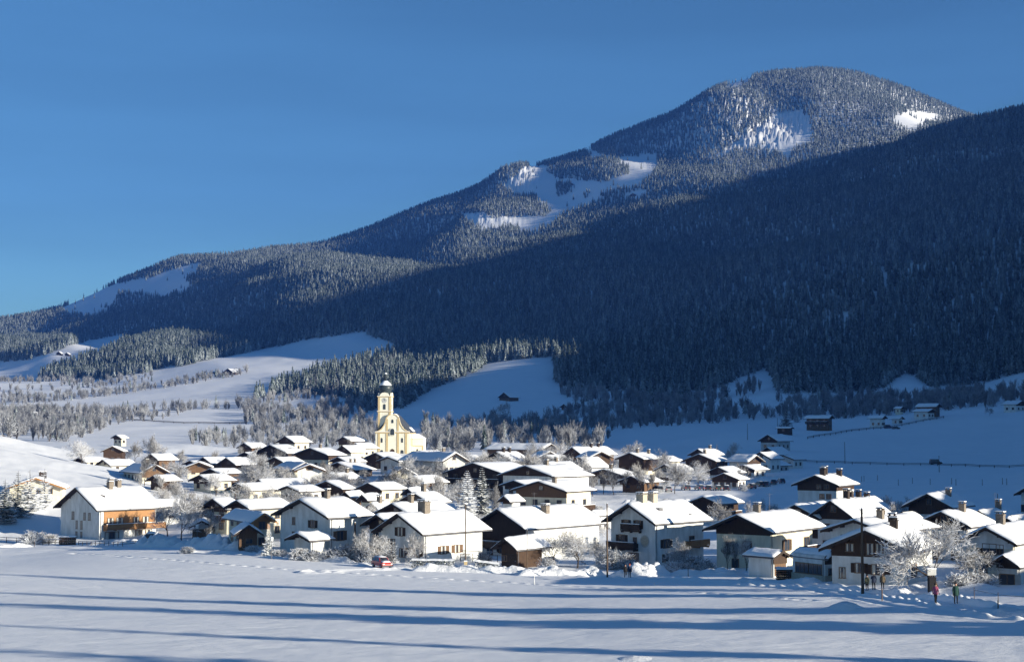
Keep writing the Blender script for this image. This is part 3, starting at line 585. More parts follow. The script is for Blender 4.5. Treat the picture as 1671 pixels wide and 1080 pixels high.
h('last small house beside the far road', 1283,1296,1307,742,749,562,3.6, gable='white', wall='white')
h('broad gabled house at the foot of the shaded field, left of the hillside houses', 1234,1269,1292,708.5,719,630,4.2, gable='dark', wall='grey')
# --- left middle
h('white gabled chalet with snow roof and dark attic left of the slope trees', 451,489,509,792,801,378,3.4, wall='white', gable='white', L=7, door=[('g',0,.9,2.0,'dark')])
h('long bright snow roof behind the small white gabled chalet', 414,440,482,781,796,398,4.2, gable='dark', wall='cream', L=14)
h('dark barn with deep shaded gable in the left centre', 507,559,583,784,797,382,4.4, wall='dark', gable='dark', name='barn', cat='barn', ng=2)
h('dark roofed house with low sunny slope behind the dark barn', 525,555,592,771,781,428,4.0, wall='brown', gable='dark', ch=[(.3,.2)])
h('tiny white chalet with shuttered windows facing the sun', 480,480,523,757,767,425,5.4, s=-1, phi=8, L=7, wall='white', gable='white', ng=2, sh='brown', barge='dark')
h('wide dark house with long bright roof below the church hill', 523,580,613,755,766,470,4.6, wall='dark', gable='dark', ch=[(-.1,.2),(.3,.2)], chw=.6)
h('large farmhouse with dark upper gable, white ground floor and cream side windows', 478,535.5,562,731,742,520,5.4, phi=-36, upper='dark', split=3.0, wall='cream', gable='dark', ch=[(-.1,.1)], ns=3)
h('dark farmhouse with a dormer left of the large farmhouse', 414,469,490,725,739,540,4.6, wall='cream', upper='dark', split=2.4, gable='dark')
h('left one of two joined dark gables in the left village', 324,345,368,745,756,520,4.0, wall='brown', gable='dark')
h('right one of two joined dark gables in the left village', 355,385,399,746,758,508,4.0, wall='brown', gable='dark')
h('low cream house facing the field left of the joined gables', 301,301,346,753,762,470,3.2, s=-1, phi=10, L=9, wall='cream', gable='brown', zg=1.2)
h('small dark gable with long snow roof below the joined gables', 343,359,390,764,772,432,3.2, wall='brown', gable='dark')
h('narrow bright roof slope high at the back of the left village', 452,480,494,711,721,622,4.0, gable='dark', wall='cream', L=8)
h('small dark house with bright roof left of the church', 549,572,580,712,719,622,4.4, wall='cream', upper='dark', split=2.2, gable='dark', L=8)
h('cream house with a row of windows just left of the church', 548,572,594,726,737,562,4.4, wall='cream', gable='dark', ns=3)
h('dark broad gable directly below the church front', 592,633,652,738,749,505,4.0, wall='dark', gable='dark')
h('bluish white gabled house below the right half of the church front', 615,651,660,745,752,478,4.2, wall='white', gable='white', barge='dark', L=6)
h('house with blue shaded left roof slope and dim gable in the left village', 199,229,277,757,771,430,3.2, s=-1, phi=30, wall='cream', gable='brown', zg=1.6, ch=[(-.1,.1)])
h('dark timber house facing the field at the end of the bright left slope', 164,164,206,727,736,600,5.0, s=-1, phi=6, L=9, wall='dark', gable='dark', ng=3)
h('small bright roofed house above the blue shaded roof', 245,258,277,740,750,548,4.0, wall='brown', gable='dark')
h('tiny dark gable in the snow below the blue shaded roof', 241,262,275,775,784,405,2.0, wall='dark', gable='dark', name='shed', cat='shed', L=5, ng=1)
h('low cream cottage with snow roof at the end of the bright left slope', 173,180,207,749,759,500,2.8, wall='cream', gable='cream', L=9)
h('low snow roof beside the cream cottage on the left slope', 127,140,154,746,753,520,2.4, wall='cream', gable='dark')
h('far cottage with two dark gables among the frosted trees at the left', 184,197,202,709,714,720,3.6, wall='cream', gable='dark')
h('half hidden bright roof at the far left end of the village', 302,322,340,751,757,560,3.4, wall='cream', gable='dark')
h('long low roof behind the farmhouse with the dormer', 392,410,428,722,730,600,3.4, wall='brown', gable='dark')
h('small snow roofed house left of the frosted tree clump in the left village', 398,412,424,737,744,560,3.6, wall='brown', gable='dark')
# --- far houses on the right slope and beyond
h('two storey chalet in shade at the foot of the mountain forest', 1309,1353,1360,676,682,780,6.0, s=-1, phi=40, wall='brown', gable='dark', ns=3, bal=[('l',-1,1,2.6,1.2,'dark')])
h('shaded chalet with half hipped dormer in the hillside row', 1412,1440,1446,674,682,800,5.0, s=-1, phi=38, wall='white', gable='dark')
h('tallest shaded chalet of the hillside row with two roof levels', 1490,1528,1535,656,663,830,6.2, s=-1, phi=35, wall='brown', gable='dark', ns=3)
h('lower annex in front of the tallest hillside chalet', 1484,1515,1526,667,671,815,4.0, s=-1, phi=35, wall='white', gable='dark')
h('shaded farmhouse at the right edge below the forest', 1630,1660,1674,653,659,840,4.4, s=-1, phi=42, wall='white', gable='dark')
h('flat roofed dark shed left of the hillside row', 1263,1290,1294,696,698,740,2.6, s=-1, phi=35, wall='dark', gable='dark', name='shed', cat='shed', ng=1, ns=1)
h('small grey house between the hillside chalets', 1448,1468,1474,678,683,810,3.4, s=-1, phi=30, wall='white', gable='white')
h('hillside hut half hidden by frosted trees above the hillside row', 1521,1556,1567,637,641,1050,3.0, s=-1, phi=30, wall='brown', gable='dark', name='hut', cat='hut')
h('upper chalet under the snow mound at the forest edge', 1455,1470,1474,644,648,1000,3.4, s=-1, phi=30, wall='cream', gable='dark', name='hut', cat='hut')
h('dark alpine farmhouse on the snowy knoll right of the church', 812,832,849,640,648,1290,4.4, wall='brown', gable='dark')
h('lone dark hut below the knoll at the forest edge', 913,926,936,658,664,1180,3.4, wall='brown', gable='dark', name='hut', cat='hut')
h('tiny hut at the foot of the forest, right of the lone dark hut', 1086,1095,1101,651,655,1220,2.6, wall='dark', gable='dark', name='hut', cat='hut')
h('long farmhouse with bright roof on the upper left terrace', 332,355,360,602,606,2000,6.0, s=-1, phi=30, wall='brown', gable='dark', ng=2, ns=3)
h('dark farm buildings right of the long terrace farmhouse', 364,380,396,601,607,1980,5.0, wall='brown', gable='dark')
h('left hut of the pair on the high left meadow', 92,100,104,573,577,2560,4.0, wall='dark', gable='dark', name='hut', cat='hut', ng=1, ns=1)
h('right hut of the pair on the high left meadow', 106,112,116,575,578,2560,4.0, wall='dark', gable='dark', name='hut', cat='hut', ng=1, ns=1)
h('left farm shed with bright roof among the frosted trees of the left valley', 44,58,72,671,677,1180,3.2, wall='dark', gable='dark', name='shed', cat='shed')
h('right farm shed with bright roof among the frosted trees of the left valley', 72,80,92,672,678,1170,3.2, wall='dark', gable='dark', name='shed', cat='shed')
h('mountain hut on the sunlit clearing high above the valley', 1026,1040,1048,315,319,3950,5.0, wall='cream', gable='dark', name='hut', cat='hut', ng=1, ns=1)
h('mountain hut on the snow tongue beside the dark forest island', 928,936,942,298,301,4100,4.0, wall='dark', gable='dark', name='hut', cat='hut', ng=1, ns=1)

# --- further roofs squeezed in between
h('small house with blue shaded roof left of the tiny white chalet', 447,476,488,754,766,452,3.6, s=-1, phi=24, wall='cream', gable='brown')
h('flat bright roof above the blue shaded roof of the left centre', 440,462,486,745,753,500,3.4, wall='brown', gable='dark')
h('snow roof touching the left side of the frosted tree clump', 322,342,364,774,784,408,3.2, wall='cream', gable='dark')
h('small bright roof close to the left foot of the church', 581,592,604,722,731,590,3.6, wall='cream', gable='dark')
h('low annex roof leaning on the brown hotel', 846,862,886,784,792,352,3.0, wall='white', gable='dark')
h('low snow roof below the wide roof with the boxy chimney', 955,975,1004,829,840,300,3.2, wall='white', gable='dark')
h('short roof squeezed between the antenna roof and the dark timber chalet', 1402,1430,1456,840,856,205,4.4, wall='white', gable='dark', ch=[(.1,.2)], chm='roofw')
h('low roof between the vented roofs and the wide dark gable', 1450,1478,1500,829,846,236,4.2, wall='white', gable='dark')
h('last snow roof between the white house and the right edge', 1625,1655,1690,838,852,228,4.4, wall='white', gable='dark')
h('dark gable half hidden below the flat long hall', 1030,1052,1076,776,786,400,2.8, wall='brown', gable='dark')
h('small dark house left of the huge timber hotel', 672,694,716,776,787,388,3.4, wall='dark', gable='dark')
h('snow roof left of the round crowned bare tree', 600,622,650,787,798,362,3.4, wall='cream', gable='dark')
h('dark gabled house directly above the stout chimney of the bright house', 655,676,706,794,806,335,3.8, wall='white', gable='dark')
h('small snow roof between the church and the long grey house', 688,700,722,735,743,500,3.2, wall='cream', gable='dark')
h('grey roofed cottage left of the cream sided farmhouse', 748,762,784,742,751,478,3.4, wall='white', gable='brown')
h('small snow roof before the two village spruces at the right', 812,832,852,806,817,300,3.2, wall='white', gable='dark')
h('house with dark gable left of the long bright snow roof', 388,406,424,788,799,372,3.6, wall='cream', gable='dark')
h('low farm shed left of the dark barn in the left centre', 556,572,598,800,810,322,2.8, wall='brown', gable='dark', name='shed', cat='shed')
h('short bright roof right of the dark barn in the left centre', 583,600,622,803,815,318,3.4, wall='cream', gable='dark')
h('cottage between the large farmhouse and the cream row house', 556,566,590,745,753,500,3.4, wall='cream', gable='dark')
h('small gable peeping over the cluster house', 893,906,926,742,750,480,3.4, wall='cream', gable='dark')
h('low snow roof beyond the car park bank', 1216,1232,1252,758,766,470,3.0, wall='white', gable='dark')
h('little house between the loggia house and the balcony chalet', 1078,1092,1108,744,752,520,3.6, wall='cream', gable='dark')
h('shaded small roof at the village end near the far road', 1258,1272,1290,752,759,545,3.2, wall='grey', gable='dark')

# ---------------------------------------------------------------- the church
M['churchw'] = noise_mat('pale_yellow_church_render', (0.73, 0.70, 0.57), (0.80, 0.77, 0.65), 0.8, 0.85, 0.03)
M['ochre'] = noise_mat('ochre_church_bands', (0.50, 0.38, 0.20), (0.58, 0.46, 0.26), 1.0, 0.85, 0.03)
M['slate'] = noise_mat('dark_slate', (0.035, 0.04, 0.05), (0.09, 0.10, 0.12), 2.5, 0.6, 0.3, (1, 1, 2))
M['copper'] = noise_mat('dark_copper_dome', (0.02, 0.03, 0.035), (0.05, 0.065, 0.07), 3, 0.4, 0.1)
def build_church():
    D = 625; phi = R(-5); gx, gy, gz = P3(667.8, 741, D)
    W, L, zc, top = 13.9, 16.0, 9.0, 16.4
    c, s = math.cos(phi), math.sin(phi)
    cx = gx - c * W / 2; cy = gy - s * W / 2       # middle of the front, root there
    root = empty('church', (cx, cy, gz), phi); tag(root, 'yellow baroque village church with curved gable and dark onion domed tower', 'church')
    CORR.append((cx, cy + 6, gz - float(base_z(cx, cy + 6))))
    # curved front wall
    h = [(-W/2, -3), (W/2, -3), (W/2, zc)]
    right = [(W/2 - .05, zc + .3), (W/2 - 1.0, zc + .6), (W/2 - 2.3, zc + 1.4), (W/2 - 3.3, zc + 2.8), (W/2 - 3.9, zc + 4.3), (W/2 - 4.25, zc + 5.9), (W/2 - 5.2, zc + 7.0), (W/2 - 6.2, zc + 7.4)]
    pts = h + right + [(-x, z) for x, z in reversed(right)] + [(-W/2, zc)]
    f = MB(); f.prism(pts, 0, .7); fo = f.build('front_wall', M['churchw'], root)
    # ochre bands: pilasters, edge of the gable, cornice
    for x in (-W/2 + 1.35, -2.25, 2.25, W/2 - 1.35):
        m = MB(); inner = abs(x) < 3; m.box(x - .48, x + .48, -.12, -.001, -2.5, zc - .25); 
        if inner: m.box(x - .4, x + .4, -.12, -.001, zc + .32, zc + 5.4)
        m.build('pilaster', M['ochre'], fo)
    for sx in (-1, 1):
        m = MB()
        for (a, b) in zip(right[:-1], right[1:]):
            q = Vector((b[0] - a[0], 0, b[1] - a[1])); n = Vector((q.z, 0, -q.x)).normalized() * -.42
            v = [(sx * a[0], -.14, a[1]), (sx * b[0], -.14, b[1]), (sx * (b[0] + n.x), -.14, b[1] + n.z), (sx * (a[0] + n.x), -.14, a[1] + n.z)]
            v += [(x_, -.003, z_) for x_, _, z_ in v]; m.add(v, [(0,1,2,3),(7,6,5,4),(0,4,5,1),(1,5,6,2),(2,6,7,3),(3,7,4,0)])
        m.build('gable_edge', M['ochre'], fo)
    m = MB(); m.box(-W/2 - .25, W/2 + .25, -.35, -.002, zc - .22, zc + .08); m.box(-W/2 - .12, W/2 + .12, -.2, -.002, zc - .5, zc - .221); co = m.build('cornice', M['ochre'], fo)
    m = MB(); m.box(-W/2 - .22, W/2 + .22, -.33, -.003, zc + .082, zc + .28); m.build('cornice_snow', M['snow'], co)
    def arch(x, z, w_, h_, nm='window', par=fo, y0=-.05, y1=-.002, mt='glass'):
        p = [(x - w_/2, z - h_/2), (x + w_/2, z - h_/2)] + [(x + w_/2 * math.cos(t), z + h_/2 - w_/2 + w_/2 * math.sin(t)) for t in [i * math.pi / 8 for i in range(9)]]
        fr = MB(); pf = [(x + (a - x) * 1.28, z + (b - z) * 1.16) for a, b in p]; fr.prism(pf, y0 + .002, y1); o = fr.build(nm, M['churchw'], par)
        g = MB(); g.prism(p, y0 - .03, y0); g.build('pane', M[mt], o); return o
    for (x, z, w_, h_) in ((0, zc + .1 + 0.0, 1.7, 2.6), (0, zc + 4.4, .9, 1.5), (-4.4, zc - 3.3, .8, 1.9), (4.0, zc - 3.3, .8, 1.9), (-4.4, zc - 8, 1.3, 1.5), (4.0, zc - 8, 1.3, 1.5)):
        arch(x, z, w_, h_, y0=-.42 if abs(z - zc) < 1 else -.05)
    arch(0, .6, 1.9, 3.2, 'door', mt='dark')
    # nave
    n = MB(); n.box(-W/2 + .15, W/2 - .15, .702, L, -3, zc - .4); no = n.build('nave_wall', M['churchw'], root)
    for y in (4.5, 8.5, 12.5):
        g = MB(); g.box(W/2 - .149, W/2 - .1, y - .55, y + .55, 3.2, 6.6); o = g.build('window', M['glass'], no)
    for y in (1.5, 6.5, 10.5, 14.8):
        g = MB(); g.box(W/2 - .149, W/2 + .02, y - .35, y + .35, -2.5, zc - .7); g.build('pilaster', M['ochre'], no)
    g = MB(); g.box(W/2 - .149, W/2 + .3, .703, L + .1, zc - .66, zc - .38); g.build('side_cornice', M['ochre'], no)
    rf = MB(); e = W/2 + .5; zz = zc - .3; rp = zc + 7.5
    rf.prism([(-e, zz), (e, zz), (0, rp)], .71, L); 
    # hipped far end
    rf.add([(-e, L + .002, zz), (e, L + .002, zz), (0, L + .002, rp), (0, L + 4.5, zz + 1.0)], [(0, 1, 3), (1, 2, 3), (2, 0, 3)])
    ro = rf.build('roof', M['slate'], root)
    # thin snow left on the steep slates: ragged strips near ridge and eaves
    for (x0, x1, y0, y1, nm) in ((.1, 1.0, 3, 10, 'roof_snow'), (5.4, 6.9, 9, 15.9, 'roof_snow'), (-6.9, -5.6, 2, 15, 'roof_snow')):
        b = MB(); k = 14; V = []
        for i in range(k + 1):
            y = y0 + (y1 - y0) * i / k
            for q in (0, 1):
                x = (x0 if q == 0 else x1) + random.uniform(-.25, .25) * (1 if q else .4)
                z = zz + (rp - zz) * (1 - abs(x) / e); V.append((x, y, z + .1))
        b.add(V, [(2*i, 2*i+1, 2*i+3, 2*i+2) for i in range(k)]); N = len(V); b.v += [(a, c_, d - .09) for a, c_, d in V]
        b.f += [(2*i, 2*i+2, N+2*i+2, N+2*i) for i in range(k)] + [(2*i+1, N+2*i+1, N+2*i+3, 2*i+3) for i in range(k)]; b.m = [0] * len(b.f)
        b.build(nm, M['snow'], ro)
    # choir and sacristy on the right
    a = MB(); x0, x1, y0, y1 = W/2 - .1, W/2 + 4.4, 9.5, 16.5; a.box(x0, x1, y0, y1, -3, 6.3); ao = a.build('sacristy', M['churchw'], root)
    g = MB(); g.box(x0 + .02, x1 + .12, y0 - .12, y0 - .002, 3.1, 3.4); g.box(x1 - .5, x1 + .08, y0 - .1, y0 - .003, -2.5, 3.099); g.build('band', M['ochre'], ao)
    g = MB(); g.add([(x0, y0 - .3, 6.3), (x1 + .4, y0 - .3, 6.3), (x1 + .4, y1 + .3, 6.3), (x0, y1 + .3, 6.3), (x0, y0 + 1.8, 8.3), (x0 + 1.8, y0 + 2.3, 8.3), (x0 + 1.8, y1 - 2, 8.3), (x0, y1 - 2, 8.3)], [(0,1,5,4),(1,2,6,5),(2,3,7,6),(4,5,6,7),(3,0,4,7),(3,2,1,0)]); g.build('sacristy_roof', M['snow'], ao)
    g = MB(); g.box(x0 + 1.6, x0 + 2.3, y0 - .05, y0 - .001, .6, 2.0); g.build('window', M['glass'], ao)
    # tower
    tx, ty, tw = -W/2 + 3.4, 3.6, 5.3; tb = MB(); tb.box(tx - tw/2, tx + tw/2, ty - tw/2, ty + tw/2, -3, 23.6); to = tb.build('tower', M['churchw'], root)
    for sx in (-1, 1):
        g = MB(); g.box(tx + sx * (tw/2 - .45) - .42, tx + sx * (tw/2 - .45) + .42, ty - tw/2 - .1, ty - tw/2 - .001, 10, 23.2); g.build('pilaster', M['ochre'], to)
    g = MB(); g.box(tx + tw/2 + .001, tx + tw/2 + .1, ty - tw/2 + .05, ty - tw/2 + .9, 10, 23.2); g.build('pilaster', M['ochre'], to)
    for z in (17.2, 23.3):
        g = MB(); g.box(tx - tw/2 - .3, tx + tw/2 + .3, ty - tw/2 - .3, ty + tw/2 + .3, z, z + .35); o = g.build('tower_cornice', M['ochre'], to)
        g = MB(); g.box(tx - tw/2 - .27, tx + tw/2 + .27, ty - tw/2 - .27, ty - tw/2 - .101, z + .352, z + .48); g.build('cornice_snow', M['snow'], o)
    # round pediments with clock faces
    for (dx, dy) in ((0, -1), (1, 0), (-1, 0), (0, 1)):
        g = MB(); n_ = 14; P = [(1.9 * math.cos(i * math.pi / n_), 1.5 * math.sin(i * math.pi / n_)) for i in range(n_ + 1)]
        V = []; d0, d1 = tw/2 - .5, tw/2 + .22
        for d in (d0, d1):
            for (u, v) in P: V.append((tx + (u if dy else dx * d), ty + (dy * d if dy else u), 23.66 + v))
        n1 = len(P); F = [tuple(range(n1)), tuple(range(2 * n1 - 1, n1 - 1, -1))] + [(i, i + 1, n1 + i + 1, n1 + i) for i in range(n1 - 1)] + [(0, n1, 2 * n1 - 1, n1 - 1)]
        g.add(V, F); pd = g.build('pediment', M['churchw'], to)
        if (dx, dy) in ((0, -1), (1, 0)):
            for nm, r0, mt, off in (('clock', 1.05, 'grey', .06), ('clock_hands', .0, 'dark', .1)):
                k = MB()
                if r0:
                    for i in range(20):
                        pass
                    V = [(r0 * math.cos(2 * math.pi * i / 20), r0 * math.sin(2 * math.pi * i / 20)) for i in range(20)]
                    A = [(tx + (u if dy else dx * (tw/2 + .001)), ty + (dy * (tw/2 + .001) if dy else u), 21.9 + v) for u, v in V] + [(tx + (u if dy else dx * (tw/2 + off)), ty + (dy * (tw/2 + off) if dy else u), 21.9 + v) for u, v in V]
                    k.add(A, [tuple(range(20)), tuple(range(39, 19, -1))] + [(i, (i + 1) % 20, 20 + (i + 1) % 20, 20 + i) for i in range(20)]); ck = k.build(nm, M[mt], to)
                else:
                    for (u0, v0, u1, v1) in ((0, 0, .0, .8), (0, 0, .5, .2)):
                        a_ = (tx + (u0 if dy else dx * (tw/2 + .09)), ty + (dy * (tw/2 + .09) if dy else u0), 21.9 + v0); b_ = (tx + (u1 if dy else dx * (tw/2 + .09)), ty + (dy * (tw/2 + .09) if dy else u1), 21.9 + v1); k.tube(a_, b_, .06, .05, 4)
                    k.build(nm, M[mt], ck)
    p = [(tx - .55, 18.2), (tx + .55, 18.2)] + [(tx + .55 * math.cos(i * math.pi / 8), 19.9 + .55 * math.sin(i * math.pi / 8)) for i in range(9)]
    g = MB(); g.prism(p, ty - tw/2 - .06, ty - tw/2 - .002); g.build('belfry_window', M['glass'], to)
    g = MB(); g.box(tx + tw/2 + .002, tx + tw/2 + .06, ty - .5, ty + .5, 18.2, 20.4); g.build('belfry_window', M['glass'], to)
    # onion dome, lantern, second bulb, needle and cross
    d = MB(); d.lathe([(2.9, 23.66), (2.7, 24.1), (2.1, 24.6), (1.95, 25.0), (2.3, 25.6), (2.75, 26.3), (2.85, 27.1), (2.6, 27.9), (2.0, 28.7), (1.2, 29.4), (.75, 29.9), (.7, 30.4)], 20, 0, (tx, ty)); dm = d.build('onion_dome', M['copper'], root, smooth=True)
    d = MB(); d.lathe([(2.52, 28.06), (2.15, 28.75), (1.35, 29.5), (.85, 30.0)], 20, 0, (tx, ty)); d.build('dome_snow', M['snow'], dm, smooth=True)
    d = MB(); d.lathe([(.62, 30.38), (.6, 31.5), (.95, 31.7), (1.05, 32.1), (.75, 32.6), (.35, 33.1), (.16, 34.2), (.12, 36.5)], 14, 0, (tx, ty)); sp = d.build('lantern_bulb', M['copper'], dm, smooth=True)
    d = MB(); d.lathe([(.11, 36.48), (.34, 36.7), (.34, 37.0), (.08, 37.2), (.07, 38.9)], 10, 0, (tx, ty)); d.box(tx - .45, tx + .45, ty - .06, ty + .06, 38.2, 38.35); d.build('spire_cross', M['metal'], root)
    d = MB(); d.lathe([(.9, 32.25), (.6, 32.8), (.3, 33.3)], 12, 0, (tx, ty)); d.build('bulb_snow', M['snow'], dm)

build_church()

# ---------------------------------------------------------------- the ground as one sheet
def gp(L, lo=90, hi=420): return [ground_at(a, b, lo, hi)[:2] for a, b in L]
_g = [(gp([(1760, 1012), (1660, 1003), (1560, 986), (1490, 975), (1420, 966), (1300, 957), (1150, 949), (1020, 943), (900, 935), (800, 929)]), 3.4, .28, .30, 'ruts'),
      (gp([(1480, 974), (1500, 962), (1516, 956), (1530, 950)]), 2.4, .2, .15, 'ruts'),
      (gp([(120, 903), (235, 910), (370, 921), (500, 931), (670, 941), (835, 950), (1060, 962), (1210, 971), (1330, 980)]), .9, .16, .07, 'steps'),
      (gp([(505, 934), (600, 930), (700, 926), (800, 929)]), 1.2, .0, .22, 'plain'),
      (gp([(330, 901), (450, 908), (560, 915), (660, 921), (800, 928)]), 3.0, .2, .25, 'ruts'),
      (gp([(1335, 965), (1390, 975), (1440, 985), (1520, 1000), (1620, 1010)]), .8, .1, .06, 'plain')]
GROOVE += _g
def build_ground():
    us = np.concatenate([np.linspace(-1.6, -0.40, 46)[:-1], np.linspace(-0.40, 0.40, 900), np.linspace(0.40, 2.1, 90)[1:]])
    ds = np.exp(np.concatenate([np.linspace(math.log(15), math.log(80), 30)[:-1], np.linspace(math.log(80), math.log(300), 700)[:-1], np.linspace(math.log(300), math.log(5600), 420)[:-1], np.linspace(math.log(5600), math.log(9000), 12)]))
    U, D = np.meshgrid(us, ds); X = U * D; Y = D
    Z = height(X.ravel(), Y.ravel()).reshape(X.shape)
    # apron behind the camera so that the sheet goes on all round
    n, m = X.shape
    V = np.stack([X, Y, Z], -1).reshape(-1, 3)
    i, j = np.meshgrid(np.arange(n - 1), np.arange(m - 1), indexing='ij'); a = (i * m + j).ravel()
    F = np.stack([a, a + 1, a + m + 1, a + m], -1)
    me = bpy.data.meshes.new('snow_ground'); me.vertices.add(len(V)); me.vertices.foreach_set('co', V.ravel())
    me.loops.add(F.size); me.loops.foreach_set('vertex_index', F.ravel().astype(np.int32))
    me.polygons.add(len(F)); me.polygons.foreach_set('loop_start', np.arange(0, F.size, 4, dtype=np.int32)); me.polygons.foreach_set('loop_total', np.full(len(F), 4, dtype=np.int32))
    me.polygons.foreach_set('use_smooth', np.ones(len(F), dtype=bool)); me.update(calc_edges=True)
    me.materials.append(M['ground'])
    o = bpy.data.objects.new('snowy_ground', me); COL.objects.link(o); o['kind'] = 'structure'
    return o
ground = build_ground()

# ---------------------------------------------------------------- tree materials and meshes
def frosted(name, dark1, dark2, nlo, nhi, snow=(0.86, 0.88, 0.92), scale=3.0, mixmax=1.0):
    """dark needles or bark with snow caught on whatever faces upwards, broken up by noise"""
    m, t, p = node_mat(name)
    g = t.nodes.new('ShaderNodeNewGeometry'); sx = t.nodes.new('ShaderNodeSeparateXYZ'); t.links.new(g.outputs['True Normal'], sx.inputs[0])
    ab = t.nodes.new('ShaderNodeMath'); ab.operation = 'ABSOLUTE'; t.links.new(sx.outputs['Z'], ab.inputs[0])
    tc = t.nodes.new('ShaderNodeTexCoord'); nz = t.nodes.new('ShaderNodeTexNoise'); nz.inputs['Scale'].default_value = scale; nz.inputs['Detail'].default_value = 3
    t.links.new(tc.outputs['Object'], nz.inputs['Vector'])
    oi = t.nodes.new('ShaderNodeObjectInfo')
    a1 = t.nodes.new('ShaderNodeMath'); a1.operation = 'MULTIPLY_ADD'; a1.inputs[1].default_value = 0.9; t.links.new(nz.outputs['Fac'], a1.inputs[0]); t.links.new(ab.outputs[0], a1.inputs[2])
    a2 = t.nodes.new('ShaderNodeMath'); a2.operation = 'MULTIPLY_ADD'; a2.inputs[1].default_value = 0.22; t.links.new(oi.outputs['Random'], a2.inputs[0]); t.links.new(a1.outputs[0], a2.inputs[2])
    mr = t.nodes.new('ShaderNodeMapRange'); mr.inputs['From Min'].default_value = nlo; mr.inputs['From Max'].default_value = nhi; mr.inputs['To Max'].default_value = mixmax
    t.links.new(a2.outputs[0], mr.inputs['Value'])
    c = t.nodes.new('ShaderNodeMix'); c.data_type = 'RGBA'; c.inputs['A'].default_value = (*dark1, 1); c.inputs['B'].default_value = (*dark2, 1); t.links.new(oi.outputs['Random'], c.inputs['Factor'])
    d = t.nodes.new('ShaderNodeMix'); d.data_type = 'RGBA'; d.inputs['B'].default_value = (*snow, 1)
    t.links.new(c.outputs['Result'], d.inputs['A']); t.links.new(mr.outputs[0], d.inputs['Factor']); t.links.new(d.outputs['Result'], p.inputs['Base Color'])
    p.inputs['Roughness'].default_value = 0.9; p.inputs['Specular IOR Level'].default_value = 0.15
    return m
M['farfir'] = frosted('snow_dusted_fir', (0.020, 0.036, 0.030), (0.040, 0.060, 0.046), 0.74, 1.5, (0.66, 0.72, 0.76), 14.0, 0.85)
M['fir'] = frosted('snow_laden_fir', (0.018, 0.035, 0.020), (0.03, 0.05, 0.025), 1.28, 1.5, scale=2.2, mixmax=.95)
M['twig'] = frosted('hoar_frosted_twigs', (0.10, 0.09, 0.08), (0.17, 0.155, 0.14), 0.66, 1.30, (0.82, 0.83, 0.86), 1.3)
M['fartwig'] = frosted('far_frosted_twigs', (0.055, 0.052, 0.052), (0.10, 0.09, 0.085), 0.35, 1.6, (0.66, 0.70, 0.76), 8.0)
M['shrub'] = frosted('snowy_shrub', (0.05, 0.045, 0.04), (0.09, 0.075, 0.06), 0.6, 1.25, scale=1.5)
M['hedge'] = frosted('snowy_hedge', (0.025, 0.04, 0.02), (0.04, 0.055, 0.03), 0.9, 1.4, scale=2.5)

def far_fir_mesh(seed, tiers=7, n=9, rad=0.17):
    """height 1, a spruce seen from afar: ragged whorls of drooping boughs round a stem"""
    r = random.Random(seed); mb = MB()
    mb.tube((0, 0, -0.05), (0, 0, 0.3), 0.014, 0.012, 4)
    for i in range(tiers):
        z = 0.06 + 0.86 * (i / tiers) ** 0.95; rr = rad * (1 - i / tiers) ** 0.8 * r.uniform(0.8, 1.15) + 0.014; h = 0.26 * (1 - 0.55 * i / tiers)
        a0 = r.random() * 6.28; top = (r.uniform(-.006, .006), r.uniform(-.006, .006), min(1.0, z + h)); ring = []
        for k in range(n):
            a = a0 + 2 * math.pi * k / n; q = rr * (r.uniform(0.85, 1.2) if k % 2 == 0 else r.uniform(0.4, 0.62)); zz = z + (r.uniform(-0.02, 0.005) if k % 2 == 0 else 0.03)
            ring.append((math.cos(a) * q, math.sin(a) * q, zz))
        mb.add([top] + ring, [(0, 1 + k, 1 + (k + 1) % n) for k in range(n)])
    return mb.mesh('far_spruce', M['farfir'])
